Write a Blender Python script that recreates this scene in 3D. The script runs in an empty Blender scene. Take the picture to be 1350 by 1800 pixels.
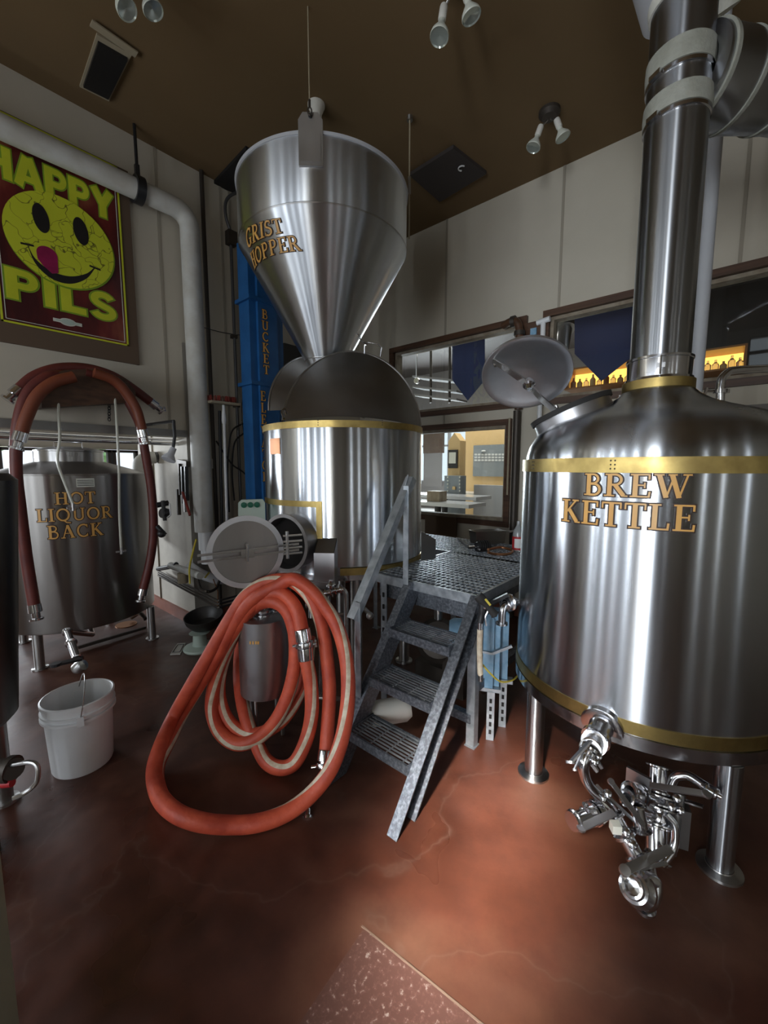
import bpy, bmesh, math, random
from mathutils import Vector, Matrix, Quaternion
random.seed(7)
SC = bpy.context.scene
COL = SC.collection
V = Vector
PI = math.pi

# ---------------------------------------------------------------- camera
CAM_H = 1.5
F = 722.0
YAW = math.radians(40.7)
PITCH = math.radians(6.2)
cam_d = bpy.data.cameras.new('camera')
cam = bpy.data.objects.new('camera', cam_d)
COL.objects.link(cam)
cam.location = (0, 0, CAM_H)
cam.rotation_euler = (PI/2-PITCH, 0, YAW-PI/2)
cam_d.sensor_fit = 'VERTICAL'
cam_d.sensor_height = 36
cam_d.lens = F*36/1800
cam_d.clip_start = 0.02
SC.camera = cam

# ---------------------------------------------------------------- exposure, world
SC.view_settings.view_transform = 'Standard'
SC.view_settings.look = 'None'
SC.view_settings.gamma = 1
SC.view_settings.use_curve_mapping = False
SC.view_settings.exposure = 0.25
SC.cycles.use_denoising = True
SC.cycles.max_bounces = 8
SC.cycles.glossy_bounces = 5
SC.cycles.sample_clamp_indirect = 6
w = bpy.data.worlds.new('world'); SC.world = w
w.use_nodes = True
wn = w.node_tree.nodes['Background']
wn.inputs[0].default_value = (0.80, 0.90, 1.0, 1)
wn.inputs[1].default_value = 1.1

def area(name, loc, target, sx, sy, power, col):
    l = bpy.data.lights.new(name, 'AREA')
    l.shape = 'RECTANGLE'; l.size = sx; l.size_y = sy; l.energy = power; l.color = col
    o = bpy.data.objects.new(name, l); COL.objects.link(o)
    o.location = loc
    o.rotation_euler = (V(target)-V(loc)).to_track_quat('-Z', 'Y').to_euler()
    return o
# sky light standing in the door and window openings of the wall behind the camera (plane X=-2.6)
DAY = (0.86, 0.93, 1.0)
BACK_HOLES = [(-0.70, 0.10, 0.0, 2.8), (-.62, .02, 3.0, 3.95), (.42, 1.92, .9, 2.5), (2.10, 3.60, .9, 2.5), (-1.62, -1.38, .9, 2.5)]
PANE_L = 0.45                                          # even sky light in the wide windows
for y0, y1, z0, z1 in BACK_HOLES[2:]:
    area('day_and_fill', (-2.73, (y0+y1)/2, (z0+z1)/2), (5, (y0+y1)/2, (z0+z1)/2), y1-y0, z1-z0, PI*(y1-y0)*(z1-z0)*PANE_L, DAY)
# narrow bright lamps added in those windows to streak the steel
for yc, wd, L in ((.62, .10, 24), (1.45, .05, 28), (2.26, .12, 22), (2.95, .04, 26), (3.42, .10, 26), (-1.5, .06, 20)):
    area('day_and_fill', (-2.70, yc, 1.7), (5, yc, 1.7), wd, 1.55, PI*wd*1.55*L, DAY)
# unseen slot lights added in near and left walls for streaks on the steel
NEAR_HOLES = [(-1.75, -1.55, .9, 2.6), (-.45, -.33, .9, 2.6), (.85, .95, .9, 2.6)]
LEFT_HOLES = [(-2.35, -2.20, 2.0, 3.5), (-1.45, -1.37, 2.0, 3.5), (-.72, -.66, 2.0, 3.5)]
for (x0, x1, z0, z1), L in zip(NEAR_HOLES, (6, 6, 3)):
    area('day_and_fill', ((x0+x1)/2, -3.32, (z0+z1)/2), ((x0+x1)/2, 3, (z0+z1)/2), x1-x0, z1-z0, PI*(x1-x0)*(z1-z0)*L, DAY)
for (x0, x1, z0, z1), L in zip(LEFT_HOLES, (20, 18, 16)):
    area('day_and_fill', ((x0+x1)/2, 3.93, (z0+z1)/2), ((x0+x1)/2, -3, (z0+z1)/2), x1-x0, z1-z0, PI*(x1-x0)*(z1-z0)*L, DAY)
# open door down an added slanting passage; an added narrow beam lights the floor
area('day_and_fill', (-5.45, -.95, 1.4), (2, .75, 1.4), .8, 2.8, 170, DAY)
k_ = area('day_and_fill', (-2.66, -.25, 3.45), (1.30, .66, 0), .36, .8, 11, (1, .97, .92))
k_.data.spread = math.radians(9)
# window light of the dining and back rooms, with an overhead dining fill
area('day_and_fill', (9.6, 6.2, 2.0), (4, 4.5, 1.2), 3.0, 1.6, 420, DAY)
area('day_and_fill', (6.3, 3.6, 3.7), (6.3, 3.6, 0), 2.0, 2.0, 95, (1, 0.95, 0.88))  # unseen overhead lamp added to brighten the dining room
area('day_and_fill', (-0.6, 7.7, 1.55), (0.9, 5.0, 1.0), 3.0, 0.5, 150, DAY)

# ---------------------------------------------------------------- pixel rays of the photograph -> places in the room
FW = V((math.cos(YAW), math.sin(YAW), 0)); RT = V((math.sin(YAW), -math.cos(YAW), 0)); UP = V((0, 0, 1))
def ray(px, py):
    a = px-675; b = 900-py
    v = b*math.cos(PITCH)-F*math.sin(PITCH)
    f = F*math.cos(PITCH)+b*math.sin(PITCH)
    return (FW*f+RT*a+UP*v)/f
O = V((0, 0, CAM_H))
def at(px, py, d=None, X=None, Y=None, z=None):
    r = ray(px, py)
    if d is not None: t = d
    elif X is not None: t = X/r.x
    elif Y is not None: t = Y/r.y
    else: t = (z-CAM_H)/r.z
    return O+r*t
def oncyl(px, py, ax, R):
    r = ray(px, py)
    a = r.x*r.x+r.y*r.y; b = -2*(r.x*ax[0]+r.y*ax[1]); c = ax[0]**2+ax[1]**2-R*R
    D = b*b-4*a*c
    t = (-b-math.sqrt(max(D, 0)))/(2*a)
    p = O+r*t
    return math.atan2(p.y-ax[1], p.x-ax[0]) % (2*PI), p.z, p

# ---------------------------------------------------------------- materials
M = {}
def nt(name):
    m = bpy.data.materials.new(name); m.use_nodes = True; M[name] = m
    t = m.node_tree
    return m, t, t.nodes['Principled BSDF']
def noise(t, scale, detail=4, rough=.55, vec=None, stretch=None):
    n = t.nodes.new('ShaderNodeTexNoise'); n.inputs['Scale'].default_value = scale
    n.inputs['Detail'].default_value = detail; n.inputs['Roughness'].default_value = rough
    tc = t.nodes.new('ShaderNodeTexCoord')
    mp = t.nodes.new('ShaderNodeMapping')
    if stretch: mp.inputs['Scale'].default_value = stretch
    t.links.new(tc.outputs['Object'], mp.inputs['Vector']); t.links.new(mp.outputs[0], n.inputs['Vector'])
    return n
def ramp(t, src, stops):
    r = t.nodes.new('ShaderNodeValToRGB')
    els = r.color_ramp.elements
    while len(els) < len(stops): els.new(.5)
    for e, (p, c) in zip(els, stops):
        e.position = p; e.color = (*c, 1) if len(c) == 3 else c
    t.links.new(src, r.inputs[0])
    return r
def mat(name, col, rough=.5, metal=0, col2=None, scale=8, bump=0, bscale=60, stretch=None, aniso=0, rough2=None, lo=.35, hi=.65, trans=0, emit=None, es=0, ior=None, coat=0, alpha=1):
    m, t, p = nt(name)
    p.inputs['Base Color'].default_value = (*col, 1)
    p.inputs['Roughness'].default_value = rough
    p.inputs['Metallic'].default_value = metal
    if col2 or rough2 is not None:
        n = noise(t, scale, stretch=stretch)
        if col2:
            r = ramp(t, n.outputs['Fac'], [(lo, col), (hi, col2)])
            t.links.new(r.outputs[0], p.inputs['Base Color'])
        if rough2 is not None:
            mr = t.nodes.new('ShaderNodeMapRange')
            mr.inputs['From Min'].default_value = .3; mr.inputs['From Max'].default_value = .7
            mr.inputs['To Min'].default_value = rough; mr.inputs['To Max'].default_value = rough2
            t.links.new(n.outputs['Fac'], mr.inputs['Value']); t.links.new(mr.outputs[0], p.inputs['Roughness'])
    if bump:
        nb = noise(t, bscale, detail=3, stretch=stretch)
        b = t.nodes.new('ShaderNodeBump'); b.inputs['Strength'].default_value = bump; b.inputs['Distance'].default_value = .01
        t.links.new(nb.outputs['Fac'], b.inputs['Height']); t.links.new(b.outputs[0], p.inputs['Normal'])
    if aniso:
        p.inputs['Anisotropic'].default_value = aniso
        p.inputs['Anisotropic Rotation'].default_value = .25
        tg = t.nodes.new('ShaderNodeTangent'); tg.direction_type = 'RADIAL'; tg.axis = 'Z'
        t.links.new(tg.outputs[0], p.inputs['Tangent'])
    if trans: p.inputs['Transmission Weight'].default_value = trans
    if ior: p.inputs['IOR'].default_value = ior
    if coat: p.inputs['Coat Weight'].default_value = coat
    if emit:
        p.inputs['Emission Color'].default_value = (*emit, 1); p.inputs['Emission Strength'].default_value = es
    if alpha < 1: p.inputs['Alpha'].default_value = alpha
    return m

mat('wall_paint', (.52, .475, .385), .75, col2=(.57, .52, .43), scale=1.3, bump=.05)
mat('ceiling_paint', (.165, .104, .045), .85, col2=(.185, .118, .054), scale=.8)
mat('seam', (.36, .32, .255), .8)
mat('white_wall', (.62, .58, .50), .7, col2=(.50, .46, .40), scale=3)
mat('baseboard', (.26, .085, .05), .5, col2=(.20, .06, .035), scale=5)
mat('wood_trim', (.055, .024, .012), .5, col2=(.11, .052, .026), scale=9, stretch=(1, .12, 3))
mat('wood_inner', (.22, .17, .115), .7, col2=(.32, .27, .20), scale=14)
mat('steel', (.52, .545, .58), .20, 1, aniso=.98, col2=(.62, .64, .67), scale=5, rough2=.28, stretch=(1, 1, .1))
mat('hopper_steel', (.58, .60, .63), .28, 1, aniso=.985, col2=(.66, .68, .70), scale=5, rough2=.40, stretch=(1, 1, .1))
mat('steel_dull', (.46, .455, .45), .32, 1, aniso=.85, col2=(.52, .51, .50), scale=4, rough2=.42)
mat('steel_dark', (.26, .25, .24), .34, 1, col2=(.32, .31, .30), scale=3, rough2=.44)
mat('steel_polished', (.66, .66, .68), .12, 1, rough2=.22, scale=20)
mat('steel_plate', (.46, .45, .46), .33, 1, rough2=.45, scale=12)
mat('stack_steel', (.38, .39, .41), .28, 1, aniso=.95, rough2=.34, scale=1, col2=(.42, .43, .44))
mat('brass', (.50, .37, .135), .34, 1, col2=(.38, .275, .10), scale=14, rough2=.45)
mat('galvanised', (.30, .33, .36), .36, .8, col2=(.50, .53, .56), scale=22, rough2=.5, lo=.3, hi=.7)
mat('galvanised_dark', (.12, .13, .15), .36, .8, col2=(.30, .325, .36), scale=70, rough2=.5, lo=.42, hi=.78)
mat('lid_steel', (.74, .74, .76), .36, 1, col2=(.64, .64, .66), scale=7, rough2=.46)
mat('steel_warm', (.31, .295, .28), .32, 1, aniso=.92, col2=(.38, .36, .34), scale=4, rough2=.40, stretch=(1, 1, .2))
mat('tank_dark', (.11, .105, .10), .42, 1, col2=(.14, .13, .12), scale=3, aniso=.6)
mat('black_plastic', (.018, .018, .02), .4)
mat('black_rubber', (.02, .018, .017), .75)
mat('dark_void', (.012, .010, .009), .9)
mat('white_plastic', (.80, .81, .82), .42, col2=(.74, .74, .74), scale=4)
mat('pipe_white', (.60, .60, .57), .6, col2=(.50, .48, .43), scale=6, bump=.25, bscale=9)
mat('stack_tape', (.38, .38, .33), .65, col2=(.30, .30, .25), scale=15, bump=.3, bscale=40)
mat('duct_grey', (.52, .53, .56), .5)
mat('gold', (.78, .43, .12), .35, 0, col2=(.72, .37, .09), scale=12)
mat('letter_edge', (.035, .015, .008), .5)
mat('blue_paint', (.012, .085, .24), .38, col2=(.018, .11, .30), scale=6)
mat('blue_light', (.17, .34, .50), .5, col2=(.28, .45, .60), scale=18)
mat('hose_red', (.44, .055, .026), .55, col2=(.62, .10, .045), scale=9, bump=.25, bscale=45)
mat('hose_white', (.70, .62, .48), .6, col2=(.52, .40, .28), scale=30)
mat('hose_dark', (.105, .018, .014), .5, col2=(.15, .028, .02), scale=8)
mat('hose_brown', (.19, .045, .018), .5)
mat('tube_clear', (.62, .62, .54), .3)
mat('copper', (.42, .20, .10), .4, .9)
mat('dark_pipe', (.07, .058, .048), .5, .5)
mat('conduit', (.115, .115, .12), .45, .5)
mat('bulb_white', (.66, .68, .60), .3)
mat('bulb_glass', (.50, .55, .50), .12, .55)
mat('porcelain', (.70, .68, .62), .5)
mat('yellow', (.62, .50, .06), .5)
mat('card', (.55, .53, .48), .7)
mat('red_plastic', (.42, .02, .025), .5)
mat('pale_green', (.50, .60, .53), .45)
mat('green_dial', (.01, .12, .07), .35)
mat('banner_blue', (.030, .040, .115), .9)
mat('banner_board', (.125, .082, .052), .8)
mat('print_yellow', (.66, .70, .035), .4, col2=(.55, .60, .025), scale=4)
mat('print_white', (.68, .68, .60), .4)
mat('print_green', (.22, .36, .02), .45)
mat('print_black', (.014, .013, .014), .4)
mat('tongue', (.36, .015, .10), .35, col2=(.26, .01, .07), scale=12)
mat('pot_black', (.03, .027, .025), .45)
mat('foam_white', (.66, .65, .58), .7, bump=.4, bscale=30)
mat('dining_yellow', (.66, .46, .22), .7)
mat('dining_grey', (.26, .25, .25), .8)
mat('dining_dark', (.055, .045, .042), .7)
mat('dining_floor', (.50, .47, .45), .18)
mat('chalkboard', (.22, .25, .27), .6)
mat('chalk', (.62, .64, .64), .8)
mat('table_top', (.72, .74, .78), .12)
mat('grass_green', (.12, .28, .09), .8, col2=(.30, .50, .22), scale=14)
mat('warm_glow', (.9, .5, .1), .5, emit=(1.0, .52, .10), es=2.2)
mat('orange_wood', (.30, .12, .03), .4)
mat('bottle_clear', (.75, .78, .78), .1, trans=.7)
mat('label_white', (.75, .75, .73), .5)
mat('mop_red', (.23, .03, .02), .7)
mat('tan', (.38, .32, .22), .7)
mat('joint', (.16, .10, .07), .8)
mat('door_grey', (.30, .31, .22), .6)

# cracked yellow print of the smiling face
m, t, p = nt('face_print')
vo = t.nodes.new('ShaderNodeTexVoronoi'); vo.feature = 'DISTANCE_TO_EDGE'; vo.inputs['Scale'].default_value = 9
tc = t.nodes.new('ShaderNodeTexCoord')
nd = t.nodes.new('ShaderNodeTexNoise'); nd.inputs['Scale'].default_value = 7
mx = t.nodes.new('ShaderNodeMixRGB'); mx.inputs[0].default_value = .25
t.links.new(tc.outputs['Object'], nd.inputs['Vector']); t.links.new(tc.outputs['Object'], mx.inputs[1]); t.links.new(nd.outputs['Color'], mx.inputs[2])
t.links.new(mx.outputs[0], vo.inputs['Vector'])
r = ramp(t, vo.outputs['Distance'], [(.006, (.16, .16, .02)), (.022, (.64, .70, .035))])
t.links.new(r.outputs[0], p.inputs['Base Color']); p.inputs['Roughness'].default_value = .4
# dark red printed background with an orange flare
m, t, p = nt('print_red')
n = noise(t, 2.2, stretch=(1.5, 1, .5))
r = ramp(t, n.outputs['Fac'], [(.40, (.055, .008, .010)), (.55, (.15, .018, .016)), (.68, (.34, .12, .05))])
t.links.new(r.outputs[0], p.inputs['Base Color']); p.inputs['Roughness'].default_value = .35
# stained red-brown concrete
m, t, p = nt('floor_concrete')
n1 = noise(t, 1.1, 6, .6); n2 = noise(t, 9, 5, .6); n3 = noise(t, 2.3, 3, .5)
r1 = ramp(t, n1.outputs['Fac'], [(.34, (.045, .014, .008)), (.50, (.080, .025, .014)), (.66, (.125, .052, .030))])
r2 = ramp(t, n2.outputs['Fac'], [(.30, (.62, .60, .58)), (.62, (1, 1, 1))])
mm = t.nodes.new('ShaderNodeMixRGB'); mm.blend_type = 'MULTIPLY'; mm.inputs[0].default_value = .7
t.links.new(r1.outputs[0], mm.inputs[1]); t.links.new(r2.outputs[0], mm.inputs[2]); n4 = noise(t, .9, 5, .5)
r4 = ramp(t, n4.outputs['Fac'], [(.495, (0, 0, 0)), (.50, (1, 1, 1)), (.505, (0, 0, 0))])
m4 = t.nodes.new('ShaderNodeMixRGB'); m4.inputs[2].default_value = (.24, .17, .13, 1)
sc4 = t.nodes.new('ShaderNodeMath'); sc4.operation = 'MULTIPLY'; sc4.inputs[1].default_value = .10
t.links.new(r4.outputs[0], sc4.inputs[0]); t.links.new(sc4.outputs[0], m4.inputs[0]); t.links.new(mm.outputs[0], m4.inputs[1])
t.links.new(m4.outputs[0], p.inputs['Base Color'])
r3 = ramp(t, n3.outputs['Fac'], [(.35, (.26,)*3), (.6, (.52,)*3)])
t.links.new(r3.outputs[0], p.inputs['Roughness'])
b = t.nodes.new('ShaderNodeBump'); b.inputs['Strength'].default_value = .12; b.inputs['Distance'].default_value = .01
t.links.new(n2.outputs['Fac'], b.inputs['Height']); t.links.new(b.outputs[0], p.inputs['Normal'])
# ground slab with pale aggregate
m, t, p = nt('floor_aggregate')
n1 = noise(t, 60, 3, .6)
r1 = ramp(t, n1.outputs['Fac'], [(.48, (.09, .040, .030)), (.60, (.12, .055, .042)), (.70, (.28, .23, .20))])
t.links.new(r1.outputs[0], p.inputs['Base Color']); p.inputs['Roughness'].default_value = .5
# window glass: clear sheet with a faint mirror
m, t, p = nt('glass')
t.nodes.remove(p)
tr = t.nodes.new('ShaderNodeBsdfTransparent'); tr.inputs[0].default_value = (.9, .93, .92, 1)
gl = t.nodes.new('ShaderNodeBsdfGlossy'); gl.inputs['Roughness'].default_value = .02
fr = t.nodes.new('ShaderNodeFresnel'); fr.inputs[0].default_value = 1.5
ms = t.nodes.new('ShaderNodeMixShader')
t.links.new(fr.outputs[0], ms.inputs[0]); t.links.new(tr.outputs[0], ms.inputs[1]); t.links.new(gl.outputs[0], ms.inputs[2])
t.links.new(ms.outputs[0], t.nodes['Material Output'].inputs[0])

# ---------------------------------------------------------------- mesh helpers
ORG = {}
class MB:
    def __init__(s): s.v = []; s.f = []; s.m = []
    def add(s, vs, fs, mi=0):
        o = len(s.v); s.v += [V(p) for p in vs]; s.f += [[i+o for i in f] for f in fs]; s.m += [mi]*len(fs)
        return s
    def box(s, c, size, R=None, mi=0):
        x, y, z = size[0]/2, size[1]/2, size[2]/2
        vs = [V((i*x, j*y, k*z)) for i in (-1, 1) for j in (-1, 1) for k in (-1, 1)]
        if R is not None: vs = [R @ p for p in vs]
        c = V(c)
        return s.add([p+c for p in vs], [(0, 1, 3, 2), (4, 6, 7, 5), (0, 4, 5, 1), (2, 3, 7, 6), (0, 2, 6, 4), (1, 5, 7, 3)], mi)
    def bar(s, p, q, wd, ht, up=(0, 0, 1), mi=0):
        p = V(p); q = V(q); d = q-p; L = d.length; d.normalize()
        u = V(up); x = u.cross(d)
        if x.length < 1e-4: x = V((1, 0, 0)).cross(d)
        x.normalize(); z = d.cross(x)
        R = Matrix((x, d, z)).transposed()
        return s.box((p+q)/2, (wd, L, ht), R, mi)
    def tube(s, pts, r, n=12, caps=True, closed=False, stripe=None, smi=1, twist=0):
        pts = [V(p) for p in pts]
        if not hasattr(r, '__len__'): r = [r]*len(pts)
        N = len(pts); tan = []
        for i in range(N):
            a = pts[(i-1) % N] if (i > 0 or closed) else pts[i]
            b = pts[(i+1) % N] if (i < N-1 or closed) else pts[i]
            d = (b-a); tan.append(d.normalized() if d.length > 1e-9 else V((0, 0, 1)))
        ref = V((0, 0, 1)) if abs(tan[0].z) < .9 else V((1, 0, 0))
        nrm = (ref-tan[0]*ref.dot(tan[0])).normalized()
        vs = []
        for i in range(N):
            if i: nrm = (nrm-tan[i]*nrm.dot(tan[i])).normalized()
            bn = tan[i].cross(nrm)
            for k in range(n):
                a = 2*PI*k/n+twist*i/N
                vs.append(pts[i]+(nrm*math.cos(a)+bn*math.sin(a))*r[i])
        o = len(s.v); s.v += vs
        for i in range(N if closed else N-1):
            j = (i+1) % N
            for k in range(n):
                l = (k+1) % n
                s.f.append([o+i*n+k, o+i*n+l, o+j*n+l, o+j*n+k]); s.m.append(smi if (stripe and k in stripe) else 0)
        if caps and not closed:
            s.f.append([o+k for k in range(n)][::-1]); s.m.append(0)
            s.f.append([o+(N-1)*n+k for k in range(n)]); s.m.append(0)
        return s
    def cyl(s, p, q, r, n=24, r2=None): return s.tube([p, q], [r, r if r2 is None else r2], n)
    def lathe(s, prof, org=(0, 0, 0), axis=(0, 0, 1), n=48, cap0=False, cap1=False, a0=0, a1=2*PI, ref=None):
        org = V(org); ax = V(axis).normalized()
        if abs(ax.z) > .9999: x = V((1, 0, 0)); y = V((0, 1, 0))*(1 if ax.z > 0 else -1)
        else:
            x = (V(ref) if ref else V((0, 0, 1))); x = (x-ax*x.dot(ax)).normalized(); y = ax.cross(x)
        full = abs(a1-a0-2*PI) < 1e-6; cnt = n if full else n+1
        o = len(s.v)
        for (r, h) in prof:
            for k in range(cnt):
                a = a0+(a1-a0)*k/n
                s.v.append(org+ax*h+(x*math.cos(a)+y*math.sin(a))*r)
        for i in range(len(prof)-1):
            for k in range(n):
                l = (k+1) % cnt
                s.f.append([o+i*cnt+k, o+i*cnt+l, o+(i+1)*cnt+l, o+(i+1)*cnt+k]); s.m.append(0)
        if cap0: s.f.append([o+k for k in range(cnt)][::-1]); s.m.append(0)
        if cap1: s.f.append([o+(len(prof)-1)*cnt+k for k in range(cnt)]); s.m.append(0)
        return s
    def prism(s, poly, p0, ex, ey, depth, mi=0):
        p0 = V(p0); ex = V(ex).normalized(); ey = V(ey).normalized(); nz = ex.cross(ey)
        a = [p0+ex*x+ey*y for x, y in poly]; b = [q+nz*depth for q in a]; n = len(poly)
        return s.add(a+b, [list(range(n))[::-1], list(range(n, 2*n))]+[[i, (i+1) % n, n+(i+1) % n, n+i] for i in range(n)], mi)
    def ball(s, c, r, n=16, sc=(1, 1, 1)):
        c = V(c); m = n//2
        prof = [(max(1e-4, math.sin(PI*i/m))*r, -math.cos(PI*i/m)*r*sc[2]) for i in range(m+1)]
        return s.lathe(prof, c, n=n)
    def build(s, name, mats, parent=None, smooth=True, org=None, ang=.6):
        me = bpy.data.meshes.new(name)
        if parent is not None: og = ORG[parent.name]
        elif org is not None: og = V(org)
        else:
            mn = [min(p[i] for p in s.v) for i in range(3)]; mxx = [max(p[i] for p in s.v) for i in range(3)]
            og = V(((mn[0]+mxx[0])/2, (mn[1]+mxx[1])/2, mn[2]))
        me.from_pydata([p-og for p in s.v], [], s.f)
        bm = bmesh.new(); bm.from_mesh(me); bmesh.ops.recalc_face_normals(bm, faces=bm.faces); bm.to_mesh(me); bm.free()
        if not isinstance(mats, (list, tuple)): mats = [mats]
        for x in mats: me.materials.append(M[x])
        me.polygons.foreach_set('material_index', s.m)
        if smooth:
            me.polygons.foreach_set('use_smooth', [True]*len(me.polygons))
            me.set_sharp_from_angle(angle=ang)
        me.update()
        o = bpy.data.objects.new(name, me); COL.objects.link(o)
        ORG[o.name] = og
        if parent is not None: o.parent = parent
        else: o.location = og
        return o
def tag(o, label=None, cat=None, group=None, kind=None):
    if label: o['label'] = label
    if cat: o['category'] = cat
    if group: o['group'] = group
    if kind: o['kind'] = kind
    return o
def thing(name, loc, label, cat, group=None):
    o = bpy.data.objects.new(name, None); COL.objects.link(o); o.location = loc; o.empty_display_size = .1
    ORG[o.name] = V(loc)
    return tag(o, label, cat, group)
def struct(name, mb, m, smooth=False, kind='structure'):
    return tag(mb.build(name, m, smooth=smooth), kind=kind)
def spline(ctrl, n=10, closed=False):
    c = [V(p) for p in ctrl]; out = []
    N = len(c); rng = N if closed else N-1
    for i in range(rng):
        p1 = c[i]; p2 = c[(i+1) % N]
        p0 = c[(i-1) % N] if (closed or i > 0) else p1*2-p2
        p3 = c[(i+2) % N] if (closed or i < N-2) else p2*2-p1
        for k in range(n):
            t = k/n
            out.append(.5*((2*p1)+(p2-p0)*t+(2*p0-5*p1+4*p2-p3)*t*t+(3*p1-p0-3*p2+p3)*t**3))
    if not closed: out.append(c[-1])
    return out
def arc(c, r, a0, a1, n, ux=(1, 0, 0), uy=(0, 1, 0)):
    c = V(c); ux = V(ux); uy = V(uy)
    return [c+ux*(r*math.cos(a0+(a1-a0)*i/n))+uy*(r*math.sin(a0+(a1-a0)*i/n)) for i in range(n+1)]

# ---------------------------------------------------------------- hand-drawn serif and block lettering (unit height)
def A_(cx, cy, rx, ry, a0, a1, n=14):
    return [(cx+rx*math.cos(math.radians(a0+(a1-a0)*i/n)), cy+ry*math.sin(math.radians(a0+(a1-a0)*i/n))) for i in range(n+1)]
T_, H_ = .155, .06
def srf(x, y, w=.36): return ([(x-w/2, y), (x+w/2, y)], H_)
SERIF = {
 'B': (.70, [([(.18, 0), (.18, 1)], T_), ([(.02, .03), (.36, .03)], H_), ([(.02, .97), (.36, .97)], H_),
             ([(.2, .965)]+A_(.34, .76, .19, .205, 90, -90)+[(.2, .545)], .085), ([(.2, .53)]+A_(.38, .28, .22, .25, 90, -90)+[(.2, .035)], .095)]),
 'R': (.78, [([(.18, 0), (.18, 1)], T_), srf(.18, .03), ([(.02, .97), (.36, .97)], H_),
             ([(.2, .965)]+A_(.36, .74, .21, .225, 90, -90)+[(.2, .51)], .09), ([(.36, .52), (.66, .05)], .15), ([(.60, .03), (.80, .03)], H_)]),
 'E': (.68, [([(.18, 0), (.18, 1)], T_), ([(.02, .03), (.62, .03)], .065), ([(.02, .97), (.60, .97)], .065), ([(.2, .52), (.46, .52)], .06),
             ([(.60, .99), (.60, .76)], .06), ([(.63, .25), (.61, .0)], .065), ([(.47, .63), (.47, .40)], .05)]),
 'W': (1.12, [([(.14, .97), (.38, .02)], .15), ([(.38, .02), (.58, .90)], .06), ([(.52, .97), (.76, .02)], .15), ([(.76, .02), (.98, .97)], .06),
              srf(.14, .97, .30), srf(.54, .97, .26), srf(.97, .97, .26)]),
 'K': (.80, [([(.18, 0), (.18, 1)], T_), srf(.18, .03), srf(.18, .97), ([(.24, .46), (.60, .95)], .065), ([(.34, .56), (.68, .05)], .155),
             srf(.60, .97, .26), ([(.60, .03), (.82, .03)], H_)]),
 'T': (.70, [([(.35, 0), (.35, 1)], T_), srf(.35, .03), ([(.03, .965), (.67, .965)], .07), ([(.04, .98), (.04, .74)], .055), ([(.66, .98), (.66, .74)], .055)]),
 'L': (.64, [([(.18, 0), (.18, 1)], T_), ([(.02, .03), (.60, .03)], .065), srf(.18, .97), ([(.60, .27), (.58, .0)], .065)]),
 'G': (.80, [(A_(.42, .5, .33, .46, 52, 300, 22), .12), ([(.64, .42), (.64, .08)], .13), srf(.62, .42, .30), ([(.64, .98), (.64, .72)], .05)]),
 'I': (.36, [([(.18, 0), (.18, 1)], T_), srf(.18, .03), srf(.18, .97)]),
 'S': (.58, [(A_(.29, .74, .19, .22, 50, 230, 12)+A_(.29, .27, .22, .24, 70, -135, 14), .115), ([(.46, .98), (.46, .76)], .05), ([(.06, .26), (.06, .02)], .05)]),
 'H': (.84, [([(.18, 0), (.18, 1)], T_), ([(.66, 0), (.66, 1)], T_), srf(.18, .03), srf(.18, .97), srf(.66, .03), srf(.66, .97), ([(.2, .52), (.64, .52)], .06)]),
 'O': (.86, [(A_(.43, .5, .34, .45, 0, 360, 28), .125)]),
 'P': (.70, [([(.18, 0), (.18, 1)], T_), srf(.18, .03), ([(.02, .97), (.36, .97)], H_), ([(.2, .965)]+A_(.37, .73, .21, .235, 90, -90)+[(.2, .49)], .09)]),
 'Q': (.88, [(A_(.43, .5, .34, .45, 0, 360, 28), .125), ([(.42, .10), (.60, -.10), (.86, -.16)], .09)]),
 'U': (.80, [([(.18, .97), (.18, .30)]+A_(.41, .30, .23, .26, 180, 360)+[(.64, .97)], .115), srf(.18, .97), srf(.64, .97, .28)]),
 'C': (.74, [(A_(.42, .5, .33, .46, 48, 312, 24), .12), ([(.64, .98), (.64, .72)], .05), ([(.64, .26), (.64, .06)], .05)]),
 'A': (.82, [([(.40, .99), (.14, .03)], .065), ([(.40, .99), (.68, .03)], .155), ([(.22, .36), (.60, .36)], .055), srf(.13, .03, .26), srf(.68, .03, .28)]),
 'V': (.80, [([(.12, .97), (.40, .02)], .15), ([(.40, .02), (.66, .97)], .065), srf(.13, .97, .28), srf(.66, .97, .26)]),
 '-': (.5, [([(.05, .4), (.45, .4)], .1)]),
}
b_ = .27
BLOCK = {
 'H': (.92, [([(.15, 0), (.15, 1)], b_), ([(.77, 0), (.77, 1)], b_), ([(.15, .5), (.77, .5)], .22)]),
 'A': (.98, [([(.14, 0), (.46, .98)], b_), ([(.52, .98), (.84, 0)], b_), ([(.3, .28), (.7, .28)], .19)]),
 'P': (.80, [([(.15, 0), (.15, 1)], b_), ([(.15, .90)]+A_(.46, .68, .20, .215, 90, -90)+[(.15, .46)], .20)]),
 'Y': (.90, [([(.13, 1), (.45, .46)], b_), ([(.77, 1), (.45, .46)], b_), ([(.45, 0), (.45, .5)], b_)]),
 'I': (.36, [([(.17, 0), (.17, 1)], b_)]),
 'L': (.70, [([(.15, 0), (.15, 1)], b_), ([(.03, .11), (.66, .11)], .22)]),
 'S': (.78, [(A_(.39, .72, .24, .19, 20, 240, 12)+A_(.39, .29, .26, .19, 75, -165, 14), .21)]),
}
def text_strokes(txt, font, gap=.07):
    out = []; x = 0
    for ch in txt:
        if ch == ' ': x += .4; continue
        wd, st = font[ch]
        for pts, wdt in st: out.append(([(px+x, py) for px, py in pts], wdt))
        x += wd+gap
    return out, x-gap
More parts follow.
